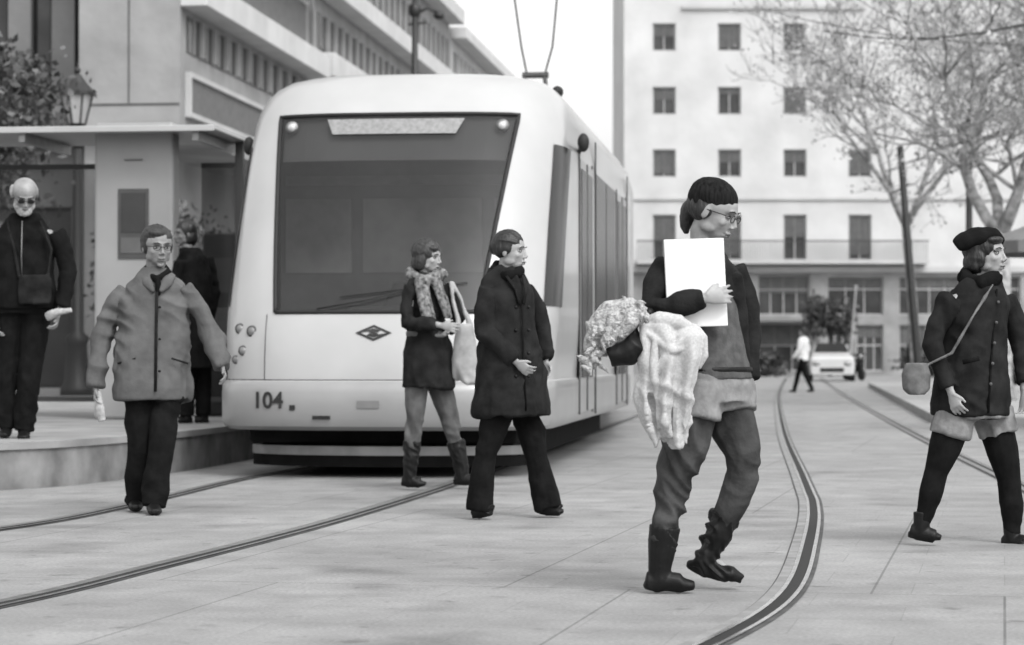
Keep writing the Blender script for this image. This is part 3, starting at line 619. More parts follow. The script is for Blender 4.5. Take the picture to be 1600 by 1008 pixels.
for k in range(6):
    for x in(-1.33,1.327):
        bb=MB(); y0=LEN+1.2+k*2.1
        bb.add([rt(x,y0,1.25),rt(x,y0+1.8,1.25),rt(x,y0+1.8,2.65),rt(x,y0,2.65),rt(x+.006*(1 if x>0 else -1),y0,1.25),rt(x+.006*(1 if x>0 else -1),y0+1.8,1.25),rt(x+.006*(1 if x>0 else -1),y0+1.8,2.65),rt(x+.006*(1 if x>0 else -1),y0,2.65)],[(0,1,2,3),(4,7,6,5),(0,4,5,1),(1,5,6,2),(2,6,7,3),(3,7,4,0)]); bb.obj('side_window',sglass,T)
b=MB(); py=11.6
b.tube([(-.05-.35,py,3.3),(-.05-.12,py+.5,4.45)],.03,n=8); b.tube([(.3,py,3.3),(.08,py+.5,4.45)],.03,n=8)
b.tube([(-.2,py+.5,4.47),(.13,py+.5,4.47)],.040,n=8)
b.tube([(-.14,py+.5,4.47),(-.19,py+.3,4.8),(-.27,py-.2,5.7)],.013,n=8); b.tube([(.08,py+.5,4.47),(.20,py+.3,4.8),(.34,py-.2,5.7)],.013,n=8)
b.tube([(-.8,py-.2,5.55),(-.6,py-.2,5.72),(.65,py-.2,5.72),(.85,py-.2,5.55)],.022,n=8); b.box(-.5,.45,py-.3,py+.6,3.27,3.36)
b.obj('pantograph',pantm,T)

# ------------------------------------------------------------------ ground
def groundmat():
    m=bpy.data.materials.new('paving'); m.use_nodes=True; nt=m.node_tree; n=nt.nodes; L=nt.links; bs=n['Principled BSDF']; bs.inputs['Roughness'].default_value=.7
    tc=n.new('ShaderNodeTexCoord'); mp=n.new('ShaderNodeMapping'); mp.inputs['Rotation'].default_value=(0,0,math.radians(11.5)); L.new(tc.outputs['Object'],mp.inputs[0])
    def brick(w,h,mort,c1,c2,cm,off=.5):
        b=n.new('ShaderNodeTexBrick'); b.inputs['Scale'].default_value=1; b.inputs['Brick Width'].default_value=w; b.inputs['Row Height'].default_value=h; b.inputs['Mortar Size'].default_value=mort; b.inputs['Mortar Smooth'].default_value=.3
        b.offset=off
        for k,c in(('Color1',c1),('Color2',c2),('Mortar',cm)): b.inputs[k].default_value=(c,c,c,1)
        L.new(mp.outputs[0],b.inputs['Vector']); return b
    b1=brick(.72,.48,.003,.275,.250,.215); b2=brick(1.47,4.8,.006,1,1,.58,.35)
    def noi(s,d,lo,hi,a=.3,c=.7,st=None):
        t=n.new('ShaderNodeTexNoise'); t.inputs['Scale'].default_value=s; t.inputs['Detail'].default_value=d
        if st:
            m2=n.new('ShaderNodeMapping'); m2.inputs['Scale'].default_value=st; L.new(tc.outputs['Object'],m2.inputs[0]); L.new(m2.outputs[0],t.inputs[0])
        else: L.new(tc.outputs['Object'],t.inputs[0])
        r=n.new('ShaderNodeValToRGB'); r.color_ramp.elements[0].position=a; r.color_ramp.elements[1].position=c
        r.color_ramp.elements[0].color=(lo,lo,lo,1); r.color_ramp.elements[1].color=(hi,hi,hi,1); L.new(t.outputs['Fac'],r.inputs[0]); return r
    cur=b1.outputs[0]
    for s in(b2.outputs[0],noi(.5,4,.80,1.1).outputs[0],noi(3,8,.82,1.12).outputs[0],noi(60,3,.80,1.16).outputs[0],noi(1.1,6,.62,1,.27,.44).outputs[0],noi(7,6,.62,1,.28,.38).outputs[0]):
        mx=n.new('ShaderNodeMix'); mx.data_type='RGBA'; mx.blend_type='MULTIPLY'; mx.inputs[0].default_value=1; L.new(cur,mx.inputs[6]); L.new(s,mx.inputs[7]); cur=mx.outputs[2]
    L.new(cur,bs.inputs['Base Color'])
    bp=n.new('ShaderNodeBump'); bp.inputs['Distance'].default_value=.004; bp.inputs['Strength'].default_value=.5; L.new(cur,bp.inputs['Height']); L.new(bp.outputs[0],bs.inputs['Normal'])
    return m
gm=groundmat()
b=MB(); b.add([(-700,-60,0),(700,-60,0),(700,1500,0),(-700,1500,0)],[(0,1,2,3)]); o=b.obj('ground',gm); o['kind']='structure'
def spl(P,n=14):
    P=[V((x,y,0)) for x,y in P]; P=[P[0]*2-P[1]]+P+[P[-1]*2-P[-2]]; out=[]
    for i in range(1,len(P)-2):
        for k in range(n):
            t=k/n; a,b_,c,d=P[i-1],P[i],P[i+1],P[i+2]
            out.append(.5*((2*b_)+(c-a)*t+(2*a-5*b_+4*c-d)*t*t+(3*b_-a-3*c+d)*t**3))
    out.append(P[-2]); return out
steel=mat('rail_steel',.24,.35,.3,14,metal=.5); groove=mat('rail_groove',.008,.8,.3,10); conc=mat('rail_concrete',.22,.75,.3,6,.003,40)
steelb=mat('polished_rail_steel',.55,.22,.2,10,metal=.8)
seal=mat('rail_sealant',.06,.8,.5,5)
def rail(P,layers,label):
    e=None; pts=spl(P); tot=MB()
    nr=[]
    for i,p in enumerate(pts):
        t=(pts[min(i+1,len(pts)-1)]-pts[max(i-1,0)]).normalized(); nr.append(V((t.y,-t.x,0)))
    ms=[]
    for (a,c,z,m) in layers:
        if m not in ms: ms.append(m)
        vs=[]; 
        for p,nn in zip(pts,nr): vs+= [p+nn*a+V((0,0,z)),p+nn*c+V((0,0,z))]
        tot.add(vs,[(2*i,2*i+1,2*i+3,2*i+2) for i in range(len(pts)-1)],ms.index(m))
    o=tot.obj('tram_rail',ms); tag(o,label,'rail',group='tram rails set in the paving')
std=[(-.080,.070,.004,seal),(-.058,-.008,.009,steel),(-.008,.030,.008,groove),(.030,.052,.009,steel)]
near=[(-3.6,4.5),(-2.6,7.0),(-1.92,9.08),(-1.565,10.75),(-1.06,13.4),(-.62,16.3),(-.36,18.3),(0.2,23),(1.6,35),(3.9,55)]
far=[(-3.9,10.2),(-2.78,13.0),(-2.40,15.1),(-2.08,18.2),(-1.76,20.4),(-1.2,24.5),(0.05,35),(2.4,55)]
rail(near,std,'grooved steel rail curving through the paving towards the tram'); rail(far,std,'grooved steel rail beside the tram platform kerb')
wide=[(-.085,.066,.004,seal),(-.078,-.034,.008,conc),(-.034,-.016,.010,steelb),(-.016,.030,.0075,groove),(.030,.048,.009,steelb)]
r1=[(-1.0,4.2),(-.3,5.6),(.20,6.7),(.66,7.9),(1.08,9.5),(1.47,12.03),(1.86,15),(2.20,18.3),(3.66,32.8),(6.95,63),(12,106)]
r2=[(.8,4.6),(2.5,8.4),(3.05,11.8),(3.62,17.0),(5.1,31.5),(8.45,62),(13.4,105)]
rail(r1,wide,'curved grooved rail with polished edge crossing the paving'); rail(r2,std,'grooved rail curving away beside the pavement')
# platform
pc=mat('platform_stone',.17,.8,.45,3.5,.01,9); pt=mat('platform_top',.25,.8,.25,2,.004,20)
edge=spl([(-9,16.0),(-5.5,16.15),(-4.1,16.5),(-3.35,17.2),(-2.95,18.4),(-2.62,20.0),(-2.32,22.5),(-1.0,34),(.4,46)],8)
poly=[(p.x,p.y) for p in edge]+[(-6,47),(-20,47),(-20,16)]
b=MB(); n=len(poly); b.add([(x,y,0) for x,y in poly]+[(x,y,PZ-.05) for x,y in poly],[(i,(i+1)%n,n+(i+1)%n,n+i) for i in range(n)],0)
cx,cy=-8,30
def grow(x,y,k=.025): l=math.hypot(x-cx,y-cy); return (x+(x-cx)/l*k,y+(y-cy)/l*k)
g=[grow(x,y) for x,y in poly]
b.add([(x,y,PZ-.05) for x,y in g]+[(x,y,PZ) for x,y in g],[(i,(i+1)%n,n+(i+1)%n,n+i) for i in range(n)]+[tuple(range(n,2*n)),tuple(range(n-1,-1,-1))],1)
o=b.obj('platform_pavement',[pc,pt]); o['kind']='structure'
pv=[(5.9,34.0),(11.2,76),(40,76),(40,31),(8.2,31),(6.4,32.2)]; n=len(pv)
b=MB(); b.add([(x,y,0) for x,y in pv]+[(x,y,.13) for x,y in pv],[(i,(i+1)%n,n+(i+1)%n,n+i) for i in range(n)]+[tuple(range(n,2*n))]); o=b.obj('pavement',mat('pavement_stone',.30,.8,.2,2,.004,20)); o['kind']='structure'

# ------------------------------------------------------------------ platform furniture
sh=empty('tram_shelter',V((-5.2,24,PZ)),'flat roofed tram shelter with pale panel pillar on platform','tram shelter',YAW)
b=MB(); b.box(-4.5,2.5,-.85,.75,2.755,2.785); b.box(-4.5,2.5,-.88,-.85,2.74,2.80); b.obj('roof',mat('shelter_roof',.36,.5,.1,2),sh,bevel=.008)
for x in(-3.2,-1.2,.6,2.3): b=MB(); b.box(x-.03,x+.03,-.8,.7,2.66,2.752); b.obj('roof_beam',metal,sh)
b=MB(); b.box(1.24,2.02,-.55,-.30,0,2.86); b.obj('pillar',mat('shelter_panel',.26,.45,.14,1.2),sh,bevel=.03)
b=MB(); b.box(1.48,1.78,-.565,-.548,1.55,2.22,0); b.box(1.51,1.75,-.572,-.565,1.60,1.75,1); b.box(1.51,1.75,-.572,-.565,1.80,2.18,2); b.obj('display_screen',[mat('screenframe',.05,.4),mat('screen_lower',.09,.3),mat('screen_upper',.03,.2)],sh)
b=MB(); b.tube([(1.54,-.562,2.50),(1.72,-.562,2.50)],[.008,.008],n=6); b.obj('panel_slot',mat('disc_grey',.12,.5),sh)
for x in(2.42,-.5,-4.3):
    b=MB(); b.box(x-.04,x+.04,.5,.58,0,2.75); b.obj('post',mat('post_grey',.03,.5),sh)
gl=glassmat('shelter_glass',.05,.22,.8)
for x0,x1 in((2.03,2.37),(-.45,1.2),(-4.2,-.55)):
    b=MB(); b.box(x0,x1,.53,.545,.2,2.5); b.obj('glass_panel',gl,sh)
    for z in(.15,2.5):
        b=MB(); b.box(x0,x1,.51,.56,z,z+.05); b.obj('frame',mat('post_grey',.03),sh)
b=MB(); b.box(-3.5,-.8,.05,.45,.42,.47); b.box(-3.3,-3.22,.1,.4,0,.42); b.box(-1.1,-1.02,.1,.4,0,.42); b.obj('bench_seat',mat('bench_grey',.12,.5),sh)
tm=empty('ticket_machine',V((-2.86,24.6,PZ)),'dark upright ticket machine beside the shelter pillar','ticket machine',YAW)
b=MB(); b.box(-.25,.25,-.2,.2,0,1.85); b.obj('cabinet',mat('machine_dark',.02,.5),tm,bevel=.03)
b=MB(); b.box(-.18,.18,-.212,-.198,1.25,1.6); b.obj('screen',mat('machine_screen',.10,.2),tm); b=MB(); b.box(-.18,.18,-.214,-.198,.8,1.1); b.obj('keypad',metal,tm)
e=empty('information_board',V((-6.3,28.5,PZ)),'dark framed information board standing behind the old man','sign',YAW)
b=MB(); b.box(-.5,.5,-.04,.04,.3,2.3,0); b.box(-.42,.42,-.052,-.041,.9,2.2,1); b.box(-.46,-.40,-.03,.03,0,.3,0); b.box(.40,.46,-.03,.03,0,.3,0); b.obj('board',[mat('post_grey',.04),mat('poster_pale',.18,.6,.8,6)],e)

def lamp(loc,h,label,base=True,rot=0):
    e=empty('street_lamp',loc,label,'street lamp',rot)
    b=MB()
    b.tube([(0,0,0),(0,0,.12),(0,0,.2),(0,0,.8),(0,0,.9),(0,0,1.0),(0,0,h-.95)],[.26,.26,.2,.16,.2,.09,.06],n=16); b.tube([(0,0,h-1.3),(0,0,h-1.2),(0,0,h-1.1)],[.06,.1,.06],n=12); b.obj('post',darkmetal,e,smooth=True)
    b=MB(); b.tube([(0,0,h-.9),(0,0,h-.45)],[.13,.24],n=6,mi=1); b.tube([(0,0,h-.95),(0,0,h-.9)],[.08,.15],n=6)
    b.tube([(0,0,h-.45),(0,0,h-.40),(0,0,h-.25),(0,0,h-.12)],[.28,.28,.14,.05],n=12)
    b.ell((0,0,h-.06),(.05,.05,.06))
    for k in range(6):
        a=k*math.pi/3+.0; b.tube([(.13*math.cos(a),.13*math.sin(a),h-.9),(.24*math.cos(a),.24*math.sin(a),h-.45)],.014,n=5)
    b.obj('lantern',[darkmetal,lampg],e); return e
lamp(U(120,620,37.8)*1,5.15,'black cast iron street lamp with glass lantern on platform').location.z=PZ
lamp(V((9.46,50,.13)),5.95,'black cast iron street lamp with glass lantern by trees')
e=empty('utility_pole',V(((648-800)/F*60,60,0)),'tall dark pole carrying overhead wire brackets and lamps','pole')
b=MB(); b.tube([(0,0,0),(0,0,5),(0,0,11)],[.12,.09,.07],n=12); b.obj('post',darkmetal,e,smooth=True)
b=MB(); b.tube([(0,0,9.45),(.3,0,9.6),(.6,0,9.5)],.035,n=8); b.tube([(-.15,0,9.2),(.3,0,9.25)],.03,n=8); b.ell((.6,0,9.42),(.14,.12,.1)); b.ell((.0,0,9.55),(.16,.14,.2)); b.obj('bracket',darkmetal,e,smooth=True)
e=empty('utility_pole',U(1436,575,56),'plain dark leaning pole standing on pavement beside the trees','pole'); e.location.z=.13
b=MB(); t_=U(1407,228,56)-e.location; b.tube([(0,0,0),(0,0,.3),t_],[.13,.10,.075],n=12); b.obj('post',darkmetal,e,smooth=True)
for (a,c,r) in((U(1290,48,52),U(1640,30,40),.018),(U(1180,10,70),U(1700,75,40),.014)):
    b=MB(); m_=(a+c)/2-V((0,0,.25)); b.tube([a,a.lerp(m_,.5)-V((0,0,.05)),m_,m_.lerp(c,.5)-V((0,0,.05)),c],r,n=5); o=b.obj('overhead_wire',darkmetal); tag(o,'thin overhead contact wire strung across the street','wire',group='overhead wires')

# ------------------------------------------------------------------ buildings
def wall(b,x0,x1,z0,z1,ops,y=0,rev=.22,mi=0,thick=.4):
    xs=sorted({x0,x1}|{o[0] for o in ops}|{o[1] for o in ops}); zs=sorted({z0,z1}|{o[2] for o in ops}|{o[3] for o in ops})
    for i in range(len(xs)-1):
        for j in range(len(zs)-1):
            mx,mz=(xs[i]+xs[i+1])/2,(zs[j]+zs[j+1])/2
            if any(o[0]<mx<o[1] and o[2]<mz<o[3] for o in ops): continue
            b.add([(xs[i],y,zs[j]),(xs[i+1],y,zs[j]),(xs[i+1],y,zs[j+1]),(xs[i],y,zs[j+1])],[(0,1,2,3)],mi)
    for a,c,d,e in ops:
        for q in(((a,y,d),(a,y+rev,d),(a,y+rev,e),(a,y,e)),((c,y,d),(c,y,e),(c,y+rev,e),(c,y+rev,d)),((a,y,d),(c,y,d),(c,y+rev,d),(a,y+rev,d)),((a,y,e),(a,y+rev,e),(c,y+rev,e),(c,y,e))):
            b.add(q,[(0,1,2,3)],mi)
def window(parent,x0,x1,z0,z1,y=0,rev=.2,sh=0.0,nm=2,fr=trimd,pane=wglass,name='window',tr=None):
    b=MB(); yy=y+rev; t=.07
    b.box(x0,x1,yy,yy+.03,z0,z1,0)
    b.box(x0,x0+t,yy-.05,yy-.002,z0,z1,1); b.box(x1-t,x1,yy-.05,yy-.002,z0,z1,1); b.box(x0+t,x1-t,yy-.05,yy-.002,z0,z0+t,1); b.box(x0+t,x1-t,yy-.05,yy-.002,z1-t,z1,1)
    for k in range(1,nm):
        xm=x0+(x1-x0)*k/nm; b.box(xm-.03,xm+.03,yy-.045,yy-.002,z0+t,z1-t,1)
    if tr: b.box(x0+t,x1-t,yy-.055,yy-.046,tr,tr+.08,1)
    if sh>0: 
        zt=z1-t; zz=zt-(z1-z0-2*t)*sh
        k=int((zt-zz)/.1)
        for i in range(k): b.box(x0+t,x1-t,yy-.06+.006*(i%2),yy-.046,zt-(i+1)*.1+.012,zt-i*.1,2)
    return b.obj(name,[pane,fr,shutter],parent)
BX=5.8; B=empty('building',V((BX,125,0)),'tall pale rendered building with rows of small windows and balcony','building')
wins=[]; cxs=[2.08,5.46,8.84,12.2]
for i,x in enumerate(cxs):
    for z in(10.96,14.2,17.5,20.8):
        if i==3 and z!=10.96: continue
        wins.append((x-.6,x+.6,z-.72,z+.72))
    wins.append((x-.6,x+.6,5.95,8.3))
gops=[(1.2,2.9,.3,2.5),(1.2,2.9,3.1,5.0),(4.2,6.2,.1,2.6),(4.2,6.2,3.1,5.0),(6.9,9.6,3.1,5.2),(6.9,9.6,.2,2.7),(10.5,11.7,.2,2.6),(12.0,13.4,.2,2.6),(10.5,13.4,3.1,5.1),(14.2,15.6,.2,2.6),(16,17.6,.2,2.6),(14.2,17.4,3.1,5.1),(18,20.5,.2,2.7),(18,20.5,3.1,5.1),(21.5,24,.2,2.7),(21.5,24,3.1,5.1)]
b=MB(); wall(b,0,29,0,24,wins+gops); b.add([(0,0,0),(0,14,0),(0,14,24),(0,0,24)],[(0,1,2,3)]); b.add([(0,14,0),(29,14,0),(29,14,24),(0,14,24)],[(0,1,2,3)]); b.add([(0,0,24),(29,0,24),(29,14,24),(0,14,24)],[(0,1,2,3)]); b.add([(29,0,0),(29,14,0),(29,14,24),(29,0,24)],[(0,1,2,3)])
b.obj('wall',wallw,B)
b=MB(); wall(b,0.01,28.99,0,5.28,gops,y=-.06,rev=.055); b.obj('ground_floor_cladding',mat('ground_floor_stone',.24,.85,.3,.8,.01,4),B)
random.seed(3)
for w in wins: window(B,*w,sh=random.choice([.95,.95,.6,.3,.5,1]))
for w in gops: window(B,*w,nm=random.choice([3,4]),name='shop_window',sh=random.choice([0,.3,.5]),tr=w[2]+1.3)
b=MB(); b.box(.6,15.6,-1.1,0,5.72,5.92); b.box(0,29,-.25,0,5.3,5.6); b.obj('balcony_slab',trimm,B)
b=MB(); b.box(.6,15.6,-1.1,-1.04,6.86,6.92); 
for i in range(118): x=.62+i*.127; b.box(x,x+.025,-1.085,-1.055,5.92,6.86)
b.obj('railing',darkmetal,B)
b=MB(); b.box(3,12.5,-.18,0,18.95,19.15); b.box(-.05,29.05,-.12,0,9.05,9.17); b.obj('cornice',trimm,B)
b=MB(); b.box(3.8,10.5,-1.8,-.07,2.75,2.9); b.obj('awning',mat('awning_grey',.18,.8),B)
B2=empty('building',V((3.2,138,0)),'lower pale building beyond the tram','building')
b=MB(); ops=[(x,x+1.1,z,z+1.5) for x in(.5,2.3,4.1) for z in(1,4.2,7.2)]; wall(b,-2,5,0,11,ops); b.add([(-2,0,11),(5,0,11),(5,8,11),(-2,8,11)],[(0,1,2,3)]); b.add([(-2,0,0),(-2,8,0),(-2,8,11),(-2,0,11)],[(0,1,2,3)]); b.obj('wall',trimm,B2)
for w in ops: window(B2,*w)
def rot(x,y): c,s=math.cos(YAW),math.sin(YAW); return V((x*c-y*s,x*s+y*c,0))
def stripbuilding(y0,y1,z_top,bands,label,m,zb=5.3,wid=9,gx=-2.2):
    e=empty('building',rot(-12,y0),label,'building',YAW)
    b=MB(); L_=y1-y0
    b.box(-wid,0,0,L_,zb,z_top); b.box(-wid,gx,.4,L_,0,zb-.002); b.obj('wall',m,e)
    for k in range(int(L_//3)):
        bb=MB(); bb.box(gx+.01,gx+.05,.8+k*3,.8+k*3+2.3,.3,3.9); bb.box(gx+.05,gx+.1,.8+k*3+1.1,.8+k*3+1.2,.3,3.9,1); bb.obj('shop_window',[wglass,trimd],e)
    for kind,z0,z1 in bands:
        if kind=='ledge':
            b=MB(); b.box(0.002,.55,-.003,L_-.003,z0,z1); b.obj('ledge',mat('ledge_stone',.50,.85,.12,1),e,bevel=.02)
        if kind=='panel':
            b=MB(); b.box(.002,.06,.5,L_-.6,z0,z1); b.obj('facade_panel',mat('facade_panel_grey',.12,.8),e)
            b=MB(); b.box(.002,.12,.5,L_-.6,z1,z1+.1); b.box(.002,.12,.4,.5,z0-.1,z1+.1); b.box(.002,.12,.5,L_-.6,z0-.1,z0); b.obj('panel_frame',trimm,e)
        if kind=='win':
            n=int((L_-.8)//1.05)
            for k in range(n):
                y=.5+k*1.05; bb=MB(); bb.box(.002,.03,y,y+.95,z0,z1,0)
                bb.box(.002,.12,y+.95,y+1.05,z0,z1,1); bb.box(.03,.05,y+.44,y+.5,z0,z1,1); bb.obj('window',[wglass,m],e)
    if wid<3:
        b=MB()
        for z in(5.9,9.1,12.3): b.box(-wid+.01,-.01,-.012,-.003,z,z+.04)
        b.box(-1.05,-1.02,-.011,-.002,5.94,9.1); b.obj('cladding_joint',topm,e)
    return e
stripbuilding(46.5,59.2,22,[('panel',5.8,6.5),('win',7.0,7.72),('ledge',7.85,8.4),('panel',8.6,9.6),('ledge',9.9,10.5),('win',10.7,12),('ledge',12.3,12.9),('win',13.2,14.6)],'stone office building with horizontal ledges and strip windows',walll,wid=2.05,gx=-1.6)
stripbuilding(59.8,84,20,[('ledge',5.9,6.5),('win',6.7,7.7),('ledge',8.0,8.6),('win',8.8,9.7),('ledge',10.1,10.6),('win',10.9,12),('ledge',12.6,13.1),('win',13.4,14.5),('ledge',15.2,15.8)],'grey building with projecting ledges and ribbon windows along the street',walll,5.0)
stripbuilding(84.5,122,12.6,[('win',5.5,6.9),('ledge',7.4,7.6),('win',8.2,9.6),('ledge',10.2,10.4),('win',10.8,11.8),('ledge',12.2,12.6)],'lower pale building further down the street',trimm,4.5)
e=empty('building',rot(-14.06,48),'dark grey stone building with tall narrow windows behind the shelter','building',YAW)  # facade in a darker grey stone than its neighbours
ops=[(-.1-k*.92-.44,-.1-k*.92,z,z+2.7) for k in range(10) for z in(6.0,9.4)]
ops2=[(-.6-k*2.2-1.7,-.6-k*2.2,.3,4.0) for k in range(5)]
b=MB(); wall(b,-14,0,0,20,ops+ops2); b.box(-14,0,.5,9,0,20); b.box(-9,-.0,-.4,-.005,5.2,5.5); b.obj('wall',wallg,e)
for w in ops: window(e,*w,fr=charc,nm=1)
for w in ops2: window(e,*w,fr=charc,name='shop_window')
b=MB()
for k in range(70): b.box(-.1-k*.12,-.08-k*.12,-.38,-.36,5.5,6.3)
b.box(-8.6,0,-.39,-.35,6.3,6.36); b.obj('balcony_railing',darkmetal,e)
# ------------------------------------------------------------------ trees
def tree(loc,h,spread,rr,label,leafm,barkm,seed,depth=5,nleaf=9,lsz=.06,lean=(0,0),fork=.45,name='tree',pl=.4):
    rnd=random.Random(seed); e=empty(name,loc,label,'tree'); b=MB(); lf=MB()
    def leaves(p,n,rad):
        for _ in range(n):
            c=p+V((rnd.gauss(0,rad),rnd.gauss(0,rad),rnd.gauss(0,rad))); s=lsz*rnd.uniform(.6,1.5)
            u=V((rnd.gauss(0,1),rnd.gauss(0,1),rnd.gauss(0,1))).normalized(); w=u.cross(V((rnd.gauss(0,1),rnd.gauss(0,1),.3))).normalized()
            lf.add([c-u*s,c-w*s*.6,c+u*s,c+w*s*.6],[(0,1,2,3)],rnd.choice([0,1]))
    def br(p,d,l,r,k):
        pts=[p]; rad=[r]; n=4
        for i in range(n):
            d=(d+V((rnd.gauss(0,.14),rnd.gauss(0,.14),rnd.gauss(.04,.09)))).normalized(); p=p+d*l/n; pts.append(p); rad.append(max(.007,r*(1-.30*(i+1)/n)))
            if k<=1 and nleaf and rnd.random()<.18: leaves(p,1,.1)
            if k<depth and k>0 and i>=1 and rnd.random()<.6:
                s=V((rnd.gauss(0,1),rnd.gauss(0,1),rnd.gauss(0,.5))).normalized(); br(p,(d*.6+s*.8).normalized(),l*.5,r*.4,max(0,k-2))
        b.tube(pts,rad,n=5 if k<3 else 10,mi=1 if k<3 else 0)
        if k==0:
            if rnd.random()<pl: leaves(p,nleaf,.16)
            return
        for _ in range(rnd.choice([2,3,3])):
            s=V((rnd.gauss(0,1),rnd.gauss(0,1),rnd.gauss(.1,.5))).normalized()
            br(p,(d*.75+s*spread).normalized(),l*rnd.uniform(.66,.9),max(.009,rad[-1]*.76),k-1)
    d0=V((lean[0],lean[1],1)).normalized(); p0=V((0,0,-.05)); tp=p0+d0*h*fork
    b.tube([p0,p0+d0*h*.05,p0+d0*h*fork*.5+V((.03,0,0)),tp],[rr*1.4,rr,rr*.85,rr*.75],n=12)
    for i in range(4):
        a=i*1.57+rnd.random(); br(tp-d0*.1,(d0*.8+V((math.cos(a),math.sin(a),0))*spread).normalized(),h*.22,rr*.56,depth-1)
    b.obj('trunk',[barkm,mat('twig_pale',.26,.9,.5,10)],e,smooth=True); lf.obj('crown',[leafm,mat(leafm.name+'_light',.45 if leafm is leafl else .07,.7,.3,3)],e); return e
tree(V((9.1,45,.13)),8.8,.66,.21,'bare winter plane tree with a few pale leaves',leafl,bark,11,6,3,.045,fork=.36)
tree(V((10.4,62,.13)),10.2,.66,.15,'slender street tree with pale thin twigs',leafl,bark,5,6,3,.045,lean=(-.07,0),fork=.42)
tree(V((12.6,52,.13)),9.0,.6,.17,'bare street tree with pale leaves beside lamp',leafl,bark,21,6,3,.045,fork=.4)
def bush(loc,rx,ry,rz,n,label,m,seed,sz=.06,trunk=None,name='shrub'):
    rnd=random.Random(seed); e=empty(name,loc,label,'tree' if trunk else 'shrub'); lf=MB(); zc=rz+(trunk or 0)
    clumps=[V((rnd.uniform(-1,1)*rx*.75,rnd.uniform(-1,1)*ry*.75,rnd.uniform(-1,1)*rz*.75)) for _ in range(26)]
    for _ in range(n):
        c=rnd.choice(clumps)+V((rnd.gauss(0,rx*.2),rnd.gauss(0,ry*.2),rnd.gauss(0,rz*.2)))+V((0,0,zc)); s=sz*rnd.uniform(.6,1.4)
        if c.z<.02: continue
        u=V((rnd.gauss(0,1),rnd.gauss(0,1),rnd.gauss(0,1))).normalized(); w=u.cross(V((rnd.gauss(0,1),rnd.gauss(0,1),.3))).normalized()
        lf.add([c-u*s,c-w*s*.6,c+u*s,c+w*s*.6],[(0,1,2,3)],rnd.choice([0,0,1]))
    lf.obj('crown',[m,mat('leaf_mid',.11,.6,.4,3)],e)
    b=MB(); b.tube([(0,0,-.02),(0.02,0,zc*.6),(0,0,zc)],[.12,.09,.04] if trunk else [.05,.04,.02],n=10)
    for k in range(6):
        a=k*1.05; b.tube([(0,0,zc*.6),(math.cos(a)*rx*.5,math.sin(a)*ry*.5,zc+rz*.2)],[.05,.015],n=6)
    b.obj('trunk',barkd,e,smooth=True); return e
bush(V((-7.8,32,PZ)),1.7,1.4,1.1,8000,'dense dark orange tree behind the shelter',leafd,4,.06,2.6,'tree')
bush(V((-10.0,39,0)),2.0,1.5,1.4,9000,'dense dark orange tree near stone building',leafd,9,.07,2.9,'tree')
bush(V((-5.7,41,0)),1.3,1.3,.9,3500,'small dark leafy tree behind the glass shelter',leafd,19,.06,1.6,'tree')
bush(V((15.4,117,0)),1.2,1.0,1.0,2300,'round clipped tree in front of pale building',leafd,14,.12,1.9,'tree')
for i,(x,y,r) in enumerate(((11.6,113,1.0),(18.6,108,1.2),(20.5,104,1.0),(22.5,100,1.3),(14.6,70,.7))):
    bush(V((x,y,0 if y>80 else .13)),r*1.3,r*.7,r*.55,900,'low dark evergreen shrub in front of pale building',leafd,30+i,.12)

# ------------------------------------------------------------------ car, scooter, parasol, post
def carbuild(loc):
    e=empty('parked_car',loc,'small white hatchback car on the street','car',math.radians(-6))
    prof=[(-.82,.25),(-.86,.5),(-.84,.85),(-.76,.95),(-.62,1.38),(-.5,1.46),(.5,1.46),(.62,1.38),(.76,.95),(.84,.85),(.86,.5),(.82,.25)]
    b=MB(); rings=[]
    for y,zs,top in((0,.62,.6),(.12,1,.66),(.9,1,.72),(1.0,1,.74),(1.7,1,1),(3.2,1,1),(3.8,1,.86),(4.0,.95,.66)):
        rings.append([(x*(.92 if y in(0,4.0) else 1),y,min(z,top*1.46 if z>.9 else z)) for x,z in prof])
    b.loft(rings); b.obj('body',mat('car_white',.5,.3,.04,2,coat=.5),e,smooth=False,bevel=.03)
    b=MB(); b.add([(-.66,1.02,1.12),(.66,1.02,1.12),(.54,1.62,1.47),(-.54,1.62,1.47)],[(0,1,2,3)]); b.obj('windshield',sglass,e)
    for x in(-.6,.6):
        b=MB(); b.ell((x,0.0,.68),(.16,.05,.08)); b.obj('headlight',metal,e,smooth=True)
        b=MB(); b.ell((x*1.6,1.25,1.0),(.09,.05,.06)); b.obj('mirror',rub,e,smooth=True)
    b=MB(); b.box(-.45,.45,-.015,.02,.36,.52); b.obj('grille',rub,e)
    for x in(-.8,.8):
        for y in(.75,3.2):
            b=MB(); b.tube([(x-.09,y,.3),(x+.09,y,.3)],.3,n=20,ref=(0,0,1)); b.tube([(x-.095,y,.3),(x+.095,y,.3)],.18,n=16,ref=(0,0,1),mi=1); b.obj('wheel',[rub,metal],e)
carbuild(V(((1300-800)/F*92,92,0)))
e=empty('scooter',V(((1346-800)/F*96,96,0)),'dark parked motor scooter with windscreen on the street','scooter',math.radians(20))
for y in(0,1.25):
    b=MB(); b.tube([(-.05,y,.25),(.05,y,.25)],.25,n=20,ref=(0,0,1)); b.obj('wheel',rub,e)
mb=MB(); mb.tube([(0,1.4,.7),(0,.9,.62),(0,.55,.35),(0,.25,.4),(0,.12,.8),(0,.18,1.0)],[(.12,.12),(.16,.2),(.15,.06),(.15,.06),(.17,.1),(.08,.08)],ref=(1,0,0)); mb.tube([(0,0,.3),(0,.12,.9)],.05)
vox(mb,'body',leather,e,(0,0,0),.02,2)
